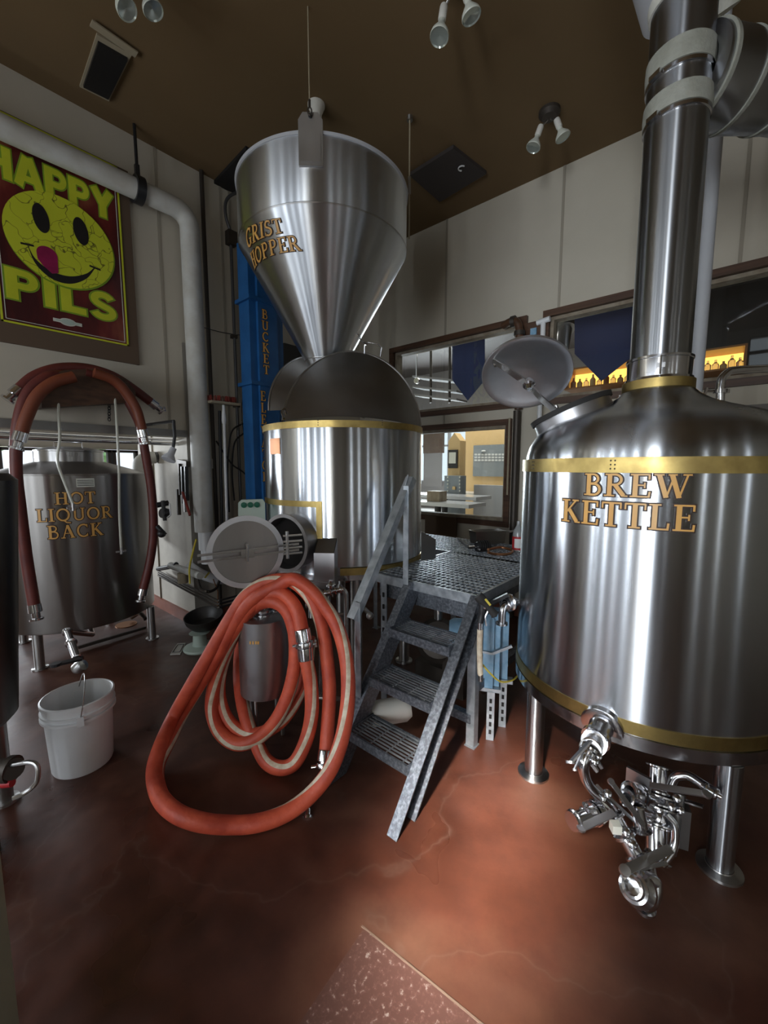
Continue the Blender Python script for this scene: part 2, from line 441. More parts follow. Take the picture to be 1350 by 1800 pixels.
def ribbon(mb, pts, w, f, off, grow, step):
    """one stroke laid on a surface: f(u, v, offset) -> point"""
    P = [V((a, b)) for a, b in pts]
    if grow:
        d0 = (P[0]-P[1]).normalized(); d1 = (P[-1]-P[-2]).normalized()
        if (P[0]-P[-1]).length > 1e-4: P[0] = P[0]+d0*grow; P[-1] = P[-1]+d1*grow
    Q = [P[0]]
    for a, b in zip(P, P[1:]):
        k = max(1, int((b-a).length/step))
        Q += [a.lerp(b, (i+1)/k) for i in range(k)]
    L = []; Rr = []; n = len(Q); hw = w/2+grow
    loop = (Q[0]-Q[-1]).length < 1e-4
    for i in range(n):
        a = Q[i-1] if i else (Q[-2] if loop else Q[0]); b = Q[i+1] if i < n-1 else (Q[1] if loop else Q[-1])
        d = (b-a).normalized(); nn = V((-d.y, d.x))
        if len(P) == 2 or 0 < i < n-1 or loop: pass
        L.append(Q[i]+nn*hw); Rr.append(Q[i]-nn*hw)
    vs = [f(q.x, q.y, off) for q in L]+[f(q.x, q.y, off) for q in Rr]+[f(q.x, q.y, 0) for q in L]+[f(q.x, q.y, 0) for q in Rr]
    fs = []
    for i in range(n-1):
        fs += [[i, i+1, n+i+1, n+i], [i, 2*n+i, 2*n+i+1, i+1], [n+i, n+i+1, 3*n+i+1, 3*n+i]]
    fs += [[0, n, 3*n, 2*n], [n-1, 3*n-1, 4*n-1, 2*n-1]]
    mb.add(vs, fs)
def lettering(txt, f, parent, name='lettering', font=SERIF, face='gold', edge='letter_edge', grow=.05, gap=.07, vertical=False, thick=.002, lab=None):
    """f(s, t, off) with s 0..1 over the text width, t in letter heights"""
    st, W = text_strokes(txt, font, gap)
    if vertical:
        st = []; y = 0
        for ch in txt:
            if ch == ' ': y -= .6; continue
            wd, ss = font[ch]
            for pts, wdt in ss: st.append(([(px-wd/2, py+y) for px, py in pts], wdt))
            y -= 1.22
        g = f
    else:
        g = lambda u, v, o: f(u/W, v, o)
    e = MB(); c = MB()
    for k, (pts, wdt) in enumerate(st):
        ribbon(e, pts, wdt, g, thick*(1+.02*(k % 7)), grow, .12)
        ribbon(c, pts, wdt, g, thick*(2+.02*(k % 7)), 0, .12)
    eo = None
    co = c.build(name, face, parent, smooth=False)
    if lab: co['label'] = lab
    if edge: e.build(name+'_outline', edge, co, smooth=False)
    return co
def wall_holes(mb, plane, c0, c1, u0, u1, z0, z1, holes):
    us = sorted({u0, u1} | {min(max(h[i], u0), u1) for h in holes for i in (0, 1)}); zs = sorted({z0, z1} | {min(max(h[i], z0), z1) for h in holes for i in (2, 3)})
    for a, b in zip(us, us[1:]):
        run = None
        for c, d in zip(zs, zs[1:]):
            mu, mz = (a+b)/2, (c+d)/2
            if any(h[0] < mu < h[1] and h[2] < mz < h[3] for h in holes): continue
            if plane == 'X': mb.box(((c0+c1)/2, mu, mz), (abs(c1-c0), b-a, d-c))
            else: mb.box((mu, (c0+c1)/2, mz), (b-a, abs(c1-c0), d-c))
# ================================================================ THE ROOM
XR = 3.95; YL = 3.81; CZ = 4.1; XB = -2.6; YB = -3.2
SOF = 1.77; JX = 1.69                                   # the low opening in the left wall ends at x = JX
struct('floor', MB().box(((XB+XR)/2, 2.4, -.05), (XR-XB+.2, 11.6, .1)), 'floor_concrete')
fa = MB()
pl = [at(640, 1632, z=0), at(860, 1812, z=0)]
dd = (pl[1]-pl[0]).normalized(); nn = V((dd.y, -dd.x, 0))
nn = nn if (nn.dot(V((1, 1, 0))) < 0) else -nn
q = [pl[0]-dd*.0, pl[1]+dd*.8, pl[1]+dd*.8+nn*1.6, pl[0]+nn*1.6]
fa.prism([(p.x, p.y) for p in q], (0, 0, .0005), (1, 0, 0), (0, 1, 0), .0015)
struct('floor_slab', fa, 'floor_aggregate')
cj = MB(); cj.bar(pl[0]-dd*.01+V((0, 0, .001)), pl[1]+dd*.8+V((0, 0, .001)), .006, .004)
struct('floor_joint', cj, 'joint')
struct('ceiling', MB().box(((XB+XR)/2, (YB+YL)/2, CZ+.05), (XR-XB+.3, YL-YB+.3, .1)), 'ceiling_paint')
# right wall with three window openings
W_UP1 = (1.66, 3.23, 2.13, 2.86); W_UP2 = (-2.2, 1.40, 2.13, 2.86); W_LOW = (1.78, 2.95, .95, 1.92)
wr = MB(); wall_holes(wr, 'X', XR, XR+.14, YB, YL+.14, 0, CZ, [W_UP1, W_UP2, W_LOW]); struct('wall_right', wr, 'wall_paint')
# left wall: full height right of JX, hanging down to SOF over the opening left of it
wl = MB(); wall_holes(wl, 'Y', YL, YL+.14, XB-.14, XR+.14, 0, CZ, [(XB+.6, JX, -1, SOF)]+LEFT_HOLES); struct('wall_left', wl, 'wall_paint')
wb = MB(); wall_holes(wb, 'X', XB-.14, XB, YB-.14, YL+.14, 0, CZ, BACK_HOLES); struct('wall_back', wb, 'wall_paint')
wn_ = MB(); wall_holes(wn_, 'Y', YB-.14, YB, XB-.14, XR+.14, 0, CZ, NEAR_HOLES); struct('wall_near', wn_, 'wall_paint')
# return wall of the opening and the back room
struct('wall_return', MB().box((JX+.07, 4.41, 1.3), (.14, 1.2, 2.6)), 'white_wall')
bw = MB(); wall_holes(bw, 'Y', 8.0, 8.14, XB-.14, 4.05, 0, 2.6, [(-2.2, 3.4, 1.30, 1.80)]); struct('wall_back_room', bw, 'wall_paint')
struct('wall_back_room_side', MB().box((XB-.07, 6.0, 1.3), (.14, 4.1, 2.6)), 'wall_paint')
struct('ceiling_back_room', MB().box(((XB+XR)/2, 6.05, 2.65), (XR-XB+.2, 4.18, .1)), 'dining_dark')
struct('wall_back_room_right', MB().box((4.0, 6.0, 1.3), (.08, 4.1, 2.6)), 'wall_paint')
wf = MB()
for x in (-2.2, -1.4, -.6, .2, .9, 1.3, 1.95, 2.25, 2.32, 2.66, 2.74, 3.05, 3.4): wf.box((x, 8.0, 1.54), (.05, .10, .5))
for z in (1.30, 1.77): wf.box((.6, 8.0, z), (5.6, .10, .04))
struct('window_4', wf, 'dining_dark')
sh = thing('shrub', (-1.1, 9.2, 0), 'bright green bush seen through the far window strip beyond the liquor tank', 'shrub')
sb = MB()
for i in range(90):
    c = V((random.uniform(-3.2, 2.6), 9.2+random.uniform(-.3, .3), random.uniform(.1, 1.9))); sb.ball(c, random.uniform(.1, .22), 6)
sb.build('foliage', 'grass_green', sh)
ss = MB()
for x in (-1.1,): ss.cyl((x, 9.2, 0), (x, 9.2, 1.2), .03, 6)
ss.build('stem', 'wood_trim', sh)
gd = MB().box((-.4, 10.3, -.05), (9, 4.2, .1)); struct('ground', gd, 'tan')
# coved red base along the walls
bb = MB(); bb.box((JX-.012, 4.41, .055), (.024, 1.2, .11)); bb.box(((JX+XR)/2, YL-.012, .055), (XR-JX+.024, .024, .11))
struct('baseboard_left', bb, 'baseboard')
struct('baseboard_right', MB().box((XR-.012, (YB+YL)/2, .055), (.024, YL-YB, .11)), 'baseboard')
# panel seams
k = 1
def seam(a, b):
    global k
    struct('trim_%d' % k, MB().bar(a, b, .022, .006, up=(1, 0, 0) if abs(a[0]-XR) < .1 else (0, 1, 0)), 'seam'); k += 1
for y, za in ((2.52, 2.92), (1.33, 2.92), (.10, 2.92), (-1.12, 2.92)): seam((XR-.002, y, za), (XR-.002, y, CZ))
seam((XR-.002, 2.52, 1.97), (XR-.002, 2.52, 2.1)); seam((XR-.002, 2.35, 0), (XR-.002, 2.35, .9)); seam((XR-.002, 1.33, 0), (XR-.002, 1.33, 2.1))
for px, z0 in ((290, SOF), (397, 0), (412, 0)):
    x = at(px, 600, Y=YL).x; seam((x, YL-.002, z0), (x, YL-.002, CZ))
seam((JX-.002, 4.6, .11), (JX-.002, 4.6, 2.5))
struct('trim_%d' % k, MB().box(((XB+JX)/2+.3, YL-.01, SOF+.03), (JX-XB-.6, .03, .06)), 'steel_dark'); k += 1

def window(n, W, mull=()):
    y0, y1, z0, z1 = W; c = XR
    m = MB(); t = .055
    for z in (z0-t/2, z1+t/2): m.box((c-.012, (y0+y1)/2, z), (.05, y1-y0+2*t, t))
    for y in (y0-t/2, y1+t/2): m.box((c-.012, y, (z0+z1)/2), (.05, t, z1-z0))
    fr = m.build('window_%d' % n, 'wood_trim', smooth=False); tag(fr, kind='structure')
    m = MB(); s = .03
    for z in (z0+s/2, z1-s/2): m.box((c+.06, (y0+y1)/2, z), (.10, y1-y0, s))
    for y in (y0+s/2, y1-s/2): m.box((c+.06, y, (z0+z1)/2), (.10, s, z1-z0-2*s))
    for y in mull: m.box((c+.06, y, (z0+z1)/2), (.08, .05, z1-z0-2*s))
    m.build('window_frame', 'wood_inner', fr, smooth=False)
    MB().box((c+.08, (y0+y1)/2, (z0+z1)/2), (.006, y1-y0-2*s, z1-z0-2*s)).build('window_pane', 'glass', fr, smooth=False)
window(1, W_UP1); window(2, W_UP2, (.48,)); window(3, W_LOW)
vb = MB(); sl = .229  # unseen passage added to narrow the door light into a floor wedge
for y in (-.75, .15): vb.prism([(XB-.13, y), (XB-3.1, y-3*sl), (XB-3.1, y-3*sl+.1*(1 if y > 0 else -1)), (XB-.13, y+.1*(1 if y > 0 else -1))], (0, 0, 0), (1, 0, 0), (0, 1, 0), 3.1)
vb.prism([(XB-.13, -.85), (XB-.13, .25), (XB-3.1, .25-3*sl), (XB-3.1, -.85-3*sl)], (0, 0, 3.0), (1, 0, 0), (0, 1, 0), .1); struct('wall_added_passage', vb, 'wall_paint')
struct('floor_added_passage', MB().prism([(XB-.0, -.85), (XB-.0, .25), (XB-3.1, .25-3*sl), (XB-3.1, -.85-3*sl)], (0, 0, -.1), (1, 0, 0), (0, 1, 0), .1), 'floor_concrete')
# frames of openings behind the camera; the high one holds the added beam
for i, (y0, y1, z0, z1) in enumerate(BACK_HOLES):
    m = MB()
    if i == 0: continue
    if i > 1:
        for y in [y0+(y1-y0)*j/4 for j in (1, 2, 3)]: m.box((XB-.05, y, (z0+z1)/2), (.05, .035, z1-z0))
    xf = XB-.06
    for y in (y0, y1): m.box((xf, y, (z0+z1)/2), (.1, .03, z1-z0))
    for z in (z0+.03, z0+(z1-z0)*.7, z1): m.box((xf, (y0+y1)/2, z), (.1, y1-y0, .05))
    struct(('door_%d' if i == 0 else 'window_%d') % (i+5), m, 'wood_trim')
bm_ = MB().box((XR-.02, 1.52, 2.52), (.045, .17, .64)); o = bm_.build('timber_board', 'wood_trim'); tag(o, 'short rough brown timber board on the wall between the two upper windows', 'board')
# ================================================================ DINING ROOM BEYOND THE GLASS
DF = .35
struct('floor_dining', MB().box((7.1, 2.5, DF-.05), (6.0, 12, .1)), 'dining_floor')
struct('ceiling_dining', MB().box((7.1, 2.5, 4.15), (6.0, 12, .1)), 'dining_dark')
wd = MB(); wall_holes(wd, 'X', 9.8, 9.9, -3.5, 8.6, DF, 4.1, [(4.7, 8.4, 1.1, 2.9)]); struct('wall_dining', wd, 'dining_grey')
struct('wall_dining_side', MB().box((7.1, 8.55, 2.2), (6, .1, 3.9)), 'dining_dark')
struct('wall_dining_near', MB().box((7.1, -3.5, 2.2), (6, .1, 3.9)), 'dining_dark')
struct('ground_beyond', MB().box((12, 5, .2), (4.2, 12, .1)), 'tan')
m = MB()
for y in (4.7, 5.4, 6.1, 6.8, 7.6, 8.4): m.box((9.85, y, 2.0), (.08, .07, 1.8))
m.box((9.85, 6.5, 1.1), (.08, 3.7, .06)); m.box((9.85, 6.5, 2.1), (.08, 3.7, .05)); m.box((9.85, 6.5, 2.9), (.08, 3.7, .06))
struct('window_9', m, 'duct_grey')
# yellow wall with blackboard
p0 = at(818, 768, X=7.4); p1 = at(905, 858, X=7.4)
m = MB().box((7.45, (p0.y+p1.y)/2, 1.4), (.1, abs(p0.y-p1.y), 2.1)); o = struct('wall_dining_yellow', m, 'dining_yellow')
bd = thing('blackboard', (7.38, at(860, 800, X=7.38).y, 1.2), 'grey chalk menu board on the yellow wall seen through the lower window', 'blackboard')
a = at(833, 783, X=7.37); b = at(893, 838, X=7.37)
MB().box((7.37, (a.y+b.y)/2, (a.z+b.z)/2), (.03, abs(a.y-b.y), abs(a.z-b.z))).build('board', 'chalkboard', bd, smooth=False)
m = MB()
for i, pyy in enumerate((799, 804, 809)):
    for j in range(9):
        c0 = at(834+j*6, pyy, X=7.35); c1 = at(834+j*6+4.6, pyy, X=7.35); m.bar(c0, c1, .004, .035, up=(0, 0, 1))
m.build('chalk_writing', 'chalk', bd, smooth=False)
m = MB(); cc = at(850, 793, X=7.35); m.ball(cc, .05, 8, (1, 1, .4)); m.build('chalk_mark', 'chalk', bd)
# poster column
cp = thing('notice_column', (6.3, at(798, 860, X=6.3).y, DF), 'yellow pillar with a framed dark picture seen through the lower window', 'pillar')
a = at(787, 850, X=6.3); b = at(809, 760, X=6.3)
hy = abs(a.y-b.y)
MB().box((6.4, (a.y+b.y)/2, (DF+at(798, 775, X=6.3).z)/2), (.2, hy, at(798, 775, X=6.3).z-DF)).build('pillar', 'dining_yellow', cp, smooth=False)
m = MB(); m.prism([(-hy/2, 0), (hy/2, 0), (0, .14)], (6.5, (a.y+b.y)/2, at(798, 775, X=6.3).z), (0, 1, 0), (0, 0, 1), -.2); m.build('pillar_cap', 'dining_yellow', cp, smooth=False)
a = at(788, 791, X=6.28); b = at(804, 823, X=6.28)
MB().box((6.28, (a.y+b.y)/2, (a.z+b.z)/2), (.02, abs(a.y-b.y), abs(a.z-b.z))).build('picture', 'print_black', cp, smooth=False)
m = MB().box((6.265, (a.y+b.y)/2, (a.z+b.z)/2+.02), (.01, abs(a.y-b.y)*.72, abs(a.z-b.z)*.6)); m.build('print', 'print_white', cp, smooth=False)
# arcade-like light strip cabinet below the pillar picture
a = at(784, 836, X=6.1); b = at(811, 866, X=6.1)
gc = thing('game_cabinet', (6.1, (a.y+b.y)/2, DF), 'dark cabinet with two rows of small lights at the foot of the yellow pillar', 'cabinet')
MB().box((6.15, (a.y+b.y)/2, (a.z+DF)/2), (.2, abs(a.y-b.y), a.z-DF)).build('body', 'chalkboard', gc, smooth=False)
m = MB()
for sx in (787, 808):
    for i in range(5): m.ball(at(sx, 839+i*6, X=6.03), .014, 8)
m.build('lights', 'print_white', gc)
m = MB().box(at(798, 858, X=6.03), (.03, .05, .05)); m.build('panel', 'dining_yellow', gc)
# grey shade in front of the bright window
a = at(745, 797, X=9.72); b = at(776, 856, X=9.72)
ws_ = thing('window_shade', (9.72, (a.y+b.y)/2, b.z), 'grey roller shade under a brown panel at a far bright window beyond the glass', 'shade')
MB().box((9.73, (a.y+b.y)/2, (a.z+b.z)/2), (.03, abs(a.y-b.y), abs(a.z-b.z))).build('shade_cloth', 'dining_grey', ws_, smooth=False)
MB().box((9.76, (a.y+b.y)/2, (a.z+2.95)/2), (.08, abs(a.y-b.y)+.05, 2.95-a.z)).build('valance', 'banner_board', ws_, smooth=False)
# tables
for i, (px, py, Xd, L, lab) in enumerate([(782, 872, 5.74, 1.4, 'long reflective table seen in the middle of the lower window'), (770, 884, 5.15, 1.3, 'reflective table nearest the lower window'), (842, 868, 7.05, 1.3, 'table in front of the yellow wall behind the lower window')]):
    c = at(px, py, X=Xd)
    t = thing('dining_table', (c.x, c.y, DF), lab, 'table', 'dining room tables')
    MB().box((c.x, c.y, c.z), (.5, L, .05)).build('table_top', 'table_top', t, smooth=False)
    MB().cyl((c.x, c.y, DF), (c.x, c.y, c.z-.02), .05, 12).build('pedestal', 'black_plastic', t)
    MB().cyl((c.x, c.y, DF), (c.x, c.y, DF+.03), .28, 20).build('foot', 'black_plastic', t)
c = at(768, 863, X=5.15)
o = MB().box((5.15, c.y, at(768, 884, X=5.15).z+.103), (.2, .22, .15)).build('crate', 'wood_inner'); tag(o, 'small brown box standing on the nearest dining table', 'box')
a = at(834, 852, X=6.5); b = at(905, 910, X=6.5)
o = MB().box((6.52, (a.y+b.y)/2, (a.z+DF)/2), (.08, abs(a.y-b.y), a.z-DF)).build('bench_panel', 'duct_grey', smooth=False); tag(o, 'pale grey panel at the lower right of the lower window, under the blackboard', 'panel')
# blue pennants and ducts seen through the upper windows
def pennant(x0, x1, ytop, ymid, tipx, tipy, Xd, lab):
    P = [at(px, py, X=Xd) for px, py in ((x0, ytop), (x1, ytop), (x1, ymid), (tipx, tipy), (x0, ymid))]
    m = MB(); n = len(P); off = V((.006, 0, 0))
    m.add(P+[p+off for p in P], [list(range(n)), list(range(n, 2*n))[::-1]]+[[i, (i+1) % n, n+(i+1) % n, n+i] for i in range(n)])
    o = m.build('pennant', 'banner_blue', smooth=False); tag(o, lab, 'banner')
    m = MB()
    for p in P[:2]: m.cyl(V((p.x+.003, p.y, p.z-.02)), V((p.x+.003, p.y, 4.12)), .006, 6)
    m.build('hanging_cord', 'black_plastic', o)
pennant(795, 852, 560, 668, 822, 704, 4.6, 'dark blue pointed pennant hanging behind the upper window left of the disc lid')
pennant(1010, 1118, 500, 622, 1057, 670, 4.6, 'dark blue pointed pennant hanging behind the upper window beside the steel stack')
d = thing('ceiling_duct', (5.6, 3.0, 3.6), 'dim steel duct under the dining room ceiling behind the left upper window', 'duct')
MB().cyl((5.6, .5, 3.75), (5.6, 5.8, 3.75), .2, 20).build('duct_pipe', 'steel_dark', d)
m = MB(); m.cyl((5.6, 2.8, 3.5), (5.6, 2.8, 3.98), .12, 16); m.build('duct_branch', 'steel_dark', d)
d = thing('duct_spout', at(1000, 560, X=5.0), 'grey round duct end slanting behind the right upper window', 'duct')
MB().tube([V((5.2, at(985, 520, X=5.2).y, 4.12)), at(985, 520, X=5.2), at(993, 580, X=5.0)], .11, 24).build('duct_pipe', 'steel_dull', d)
MB().cyl(at(993, 580, X=5.0), at(985, 625, X=4.8), .075, 24).build('spout', 'steel_plate', d)
# hanging glass rack with pipes (left upper window)
d = thing('overhead_rack', at(775, 690, X=5.2), 'grey overhead bar rack with shelves behind the left upper window', 'rack')
m = MB()
for pyy in (668, 686, 700): m.bar(at(735, pyy-4, X=5.2), at(812, pyy+4, X=5.2), .3, .025)
m.build('shelf', 'dining_grey', d, smooth=False)
m = MB()
for pxx in (757, 790): m.cyl(V((5.1, at(pxx, 610, X=5.1).y, 4.12)), at(pxx, 708, X=5.1), .018, 8)
m.build('post', 'dark_pipe', d)
d = thing('pressure_gauge', at(732, 669, X=4.5), 'small round white dial gauge behind the left upper window', 'gauge')
MB().cyl(at(732, 669, X=4.5), at(732, 669, X=4.53), .032, 20).build('dial', 'print_white', d)
m = MB(); m.lathe([(.032, -.005), (.038, -.005), (.038, .03), (.032, .03)], at(732, 669, X=4.5), (1, 0, 0), 20); m.cyl(at(732, 669, X=4.52), V((4.52, at(732, 655, X=4.52).y, 4.12)), .008, 8); m.build('case', 'steel_polished', d)
MB().tube([at(700, 652, X=4.3), at(704, 628, X=4.3), V((4.3, at(704, 628, X=4.3).y, 4.12))], [.014, .014, .006], 8).build('valve_stem', 'white_plastic', tag(thing('small_valve', at(702, 640, X=4.3), 'tiny white valve stem behind the left end of the upper window', 'valve')) )
# warm lit bottle alcoves
def alcove(px0, px1, pya, pyb, Xd, lab, n, slope):
    a = at(px0, pya, X=Xd); b = at(px1, pya-slope, X=Xd); c = at(px0, pyb, X=Xd)
    cy = (a.y+b.y)/2; L = abs(a.y-b.y); z0 = min(c.z, at(px1, pyb-slope*1.0, X=Xd).z); z1 = max(a.z, b.z); zm = (z0+z1)/2; h = z1-z0
    t = thing('lit_shelf', (Xd, cy, z0), lab, 'shelf')
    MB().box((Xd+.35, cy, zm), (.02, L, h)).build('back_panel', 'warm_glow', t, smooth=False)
    m = MB()
    m.box((Xd+.17, cy, z0-.01), (.38, L+.06, .02)); m.box((Xd+.17, cy, z1+.01), (.38, L+.06, .02))
    for y in (cy-L/2-.02, cy+L/2+.02): m.box((Xd+.17, y, zm), (.38, .02, h))
    m.build('frame', 'orange_wood', t, smooth=False)
    for i in range(n):
        yy = cy+L*(-.45+.9*i/(n-1)); bh = h*random.uniform(.5, .75)
        o = MB().lathe([(.035, 0), (.035, bh*.6), (.012, bh*.8), (.012, bh)], (Xd+.15, yy, z0+.001), n=10, cap0=True, cap1=True).build('bottle', random.choice(['bottle_clear', 'orange_wood', 'dining_yellow']))
        nth = ['leftmost', 'second', 'third', 'fourth', 'fifth', 'sixth', 'seventh', 'eighth', 'ninth'][n-1-i]
        tag(o, nth+(' bottle from the left' if n-1-i else ' bottle')+' on the glowing yellow '+('shelf left of the steel stack' if px0 < 1150 else 'shelf right of the steel stack'), 'bottle', 'bottles on the glowing shelf '+('left of the stack' if px0 < 1150 else 'right of the stack'))
wq = MB().box((6.31, -1.0, 2.2), (.08, 5.0, 3.9)); struct('wall_bar', wq, 'dining_dark')
alcove(998, 1106, 652, 682, 5.9, 'warmly lit yellow bottle shelf seen behind the pointed pennant', 9, 12)
alcove(1212, 1308, 622, 655, 5.9, 'warmly lit yellow bottle shelf seen right of the steel stack', 7, 14)
# ================================================================ VESSELS
def cyl_f(ax, R, a_l, a_r, z_base, h, tilt=0):
    """lettering on an upright cylinder between azimuths a_l and a_r"""
    def f(s, t, o):
        a = a_l+(a_r-a_l)*s; r = R+o
        return V((ax[0]+r*math.cos(a), ax[1]+r*math.sin(a), z_base+t*h))
    return f
def cyl_text(txt, ax, R, pl, pr, pyb, pyt, parent, **k):
    a0, z0, _ = oncyl(*pl, ax, R); a1, z1, _ = oncyl(*pr, ax, R)
    zt = oncyl(*pyt, ax, R)[1]; zb = oncyl(*pyb, ax, R)[1]
    return lettering(txt, cyl_f(ax, R, a0, a1, zb, zt-zb), parent, **k)

# ---------------- brew kettle
KX, KY, KR = 2.28, .31, .568; KA = (KX, KY)
KB, KT = .445, 1.525
kt = thing('brew_kettle', (KX, KY, 0), 'big steel kettle lettered BREW KETTLE with domed top and brass bands, at the right', 'brewing tank')
m = MB().lathe([(.02, KB+.0), (KR-.03, KB), (KR-.008, KB+.02), (KR-.008, KB+.1), (KR, KB+.1), (KR, KT-.04)], (KX, KY, 0), n=128)
m.build('shell', 'steel', kt)
m = MB().lathe([(KR-.02, KB-.004), (KR+.006, KB-.004), (KR+.006, KB+.045), (KR-.01, KB+.045)], (KX, KY, 0), n=128); m.build('bottom_rim', 'steel_polished', kt)
m = MB().lathe([(KR-.01, KB+.05), (KR+.004, KB+.05), (KR+.004, KB+.10), (KR-.01, KB+.10)], (KX, KY, 0), n=128); m.build('brass_band', 'brass', kt)
m = MB().lathe([(KR-.02, KT-.045), (KR+.005, KT-.045), (KR+.005, KT+.012), (KR-.02, KT+.012)], (KX, KY, 0), n=128); tb = m.build('brass_band', 'brass', kt)
m = MB()
for a in (3.05, 3.9, 2.35):
    for dz in (-.03, -.015, .0):
        for da in (0, .025):
            c = V((KX+(KR+.005)*math.cos(a+da), KY+(KR+.005)*math.sin(a+da), KT+dz)); m.ball(c, .0035, 6)
m.build('rivets', 'dark_pipe', tb)
dome = [(KR-.012, KT-.01), (KR-.012, KT+.03), (KR-.025, KT+.075), (KR-.06, KT+.13), (KR-.12, KT+.175), (KR-.20, KT+.205), (.28, KT+.235), (.21, KT+.265), (.165, KT+.295), (.135, KT+.325)]
m = MB().lathe(dome, (KX, KY, 0), n=128); m.build('domed_top', 'steel', kt)
m = MB().lathe([(.13, KT+.32), (.142, KT+.322), (.142, KT+.36), (.125, KT+.365)], (KX, KY, 0), n=64); m.build('neck_ring', 'brass', kt)
cyl_text('BREW', KA, KR, (1028, 850), (1217, 850), (1120, 874), (1120, 833), kt, name='lettering', lab='gold letters BREW')
cyl_text('KETTLE', KA, KR, (989, 905), (1224, 905), (1110, 928), (1110, 884), kt, name='lettering', lab='gold letters KETTLE')
lp = [at(928, 1360, z=0), at(1275, 1540, z=0)]
mid = (lp[0]+lp[1])/2
for p in [lp[0], lp[1], V((2*KX-lp[0].x, 2*KY-lp[0].y, 0)), V((2*KX-lp[1].x, 2*KY-lp[1].y, 0))]:
    p = V((KX+(p.x-KX)*.95, KY+(p.y-KY)*.95, 0))
    lg = MB().cyl((p.x, p.y, .012), (p.x, p.y, KB-.006), .042, 32).build('leg', 'steel', kt)
    m = MB().lathe([(.001, 0), (.072, 0), (.072, .01), (.045, .016), (.043, .02)], (p.x, p.y, 0), n=32); m.build('foot_plate', 'steel_dull', lg)
# manway collar, gasket, hinge and dished lid
mc = V((2.235, .655, 1.745)); mx_ = V((-.12, .36, .93)).normalized()
m = MB().lathe([(.185, -.16), (.185, .045), (.178, .045), (.178, -.16)], mc, mx_, 64); m.build('manway_collar', 'steel_plate', kt)
m = MB().lathe([(.176, .035), (.196, .035), (.198, .058), (.176, .058)], mc, mx_, 64); m.build('gasket', 'black_rubber', kt)
lc = at(925, 660, d=2.22); ln = V((-.60, -.28, -.80)).normalized()
ld = MB().lathe([(.001, -.055), (.07, -.050), (.14, -.034), (.19, -.012), (.212, 0), (.225, .0), (.228, -.012), (.214, -.016), (.19, -.028), (.14, -.048), (.07, -.062), (.001, -.066)], lc, ln, 72).build('manway_lid', 'lid_steel', kt)
h0 = at(984, 728, d=2.02); h1 = at(930, 678, d=2.12); h2 = at(866, 634, d=2.2)
cr = spline([h0, at(955, 704, d=2.06), h1, at(895, 652, d=2.14), h2], 8)
m = MB()
for a_, b_2 in zip(cr, cr[1:]): m.bar(a_, b_2+(b_2-a_)*.15, .030, .008, up=ln)
m.build('crossbar', 'steel_dull', ld)
m = MB(); m.lathe([(.018, -.04), (.018, -.02), (.03, -.015), (.03, 0), (.02, .006), (.012, .03)], h1-ln*.002, ln, 20, cap1=True); m.build('knob', 'steel_polished', ld)
m = MB(); m.cyl(at(977, 712, d=2.03), at(986, 735, d=2.03), .009, 12); m.cyl(at(972, 722, d=2.05), at(990, 726, d=2.01), .007, 10); m.cyl(at(866, 628, d=2.22), at(872, 643, d=2.2), .012, 10); m.build('hinge_pin', 'steel_polished', ld)
# outlet flange low on the kettle front
oa, oz, op = oncyl(1058, 1276, KA, KR)
od = V((math.cos(oa), math.sin(oa), -.25)).normalized()
m = MB().lathe([(.001, -.02), (.078, -.02), (.078, .004), (.072, .008), (.045, .010), (.040, .06), (.052, .062), (.052, .078), (.02, .08)], op, od, 48); m.build('outlet_flange', 'steel_polished', kt)

def rings(m, p, d, r, hs, n=24):
    for h, dr in hs: m.lathe([(r*.9, h-.006), (r+dr, h-.005), (r+dr, h+.005), (r*.9, h+.006)], p, d, n)
def fitting(m, p, q, r, n=20):
    """a pipe piece with clamp rims at both ends"""
    p = V(p); q = V(q); L = (q-p).length; d = (q-p)/L
    m.lathe([(r*.5, .05), (r*.86, .003), (r*1.2, 0), (r*1.45, .003), (r*1.45, .008), (r, .013), (r, L-.013), (r*1.45, L-.008), (r*1.45, L-.003), (r*1.2, L), (r*.86, L-.003), (r*.5, L-.05)], p, d, n)
def lever(root, a, b, wd=.022, th=.005, name='lever', m_='steel_plate', up=(0, 0, 1)):
    m = MB().bar(a, b, wd, th, up=up); m.lathe([(.001, -th*.7), (wd*.62, -th*.7), (wd*.62, th*.7), (.001, th*.7)], b, up, 12); return m.build(name, m_, root, smooth=False)
# ---------------- valves below the kettle
vt = thing('kettle_valve_set', at(1120, 1600, z=.02), 'cluster of shiny sanitary pipes and valves with flat levers below the kettle', 'valves')
dK = 1.36
m = MB(); e0 = op+od*.08
e1 = at(1038, 1318, d=dK-.02); m.tube([e0, e1], .034, 20); fitting(m, e0, e1, .026); rings(m, e0, (e1-e0).normalized(), .03, [(.02, .014), (.035, .01), (.05, .014)])
m.build('union', 'steel_polished', vt)
bend = spline([e1, at(1026, 1345, d=dK-.04), at(1034, 1378, d=dK-.03), at(1062, 1408, d=dK-.02), at(1084, 1432, d=dK)], 8)
m = MB().tube(bend, .0175, 18); rings(m, bend[0], (bend[1]-bend[0]).normalized(), .02, [(0, .012), (.016, .012)]); m.build('bend_pipe', 'steel_polished', vt)
lever(vt, at(1038, 1302, d=dK-.06), at(1003, 1340, d=dK-.10), .026, .006, up=(.5, .3, .8))
lever(vt, at(1022, 1325, d=dK-.03), at(1010, 1353, d=dK-.04), .012, .005, up=(.5, .3, .8))
m = MB()
for (a, b) in (((1046, 1332), (1058, 1350)), ((1040, 1342), (1050, 1356))): m.bar(at(*a, d=dK-.04), at(*b, d=dK-.05), .012, .010)
m.build('wing_nut', 'steel_polished', vt)
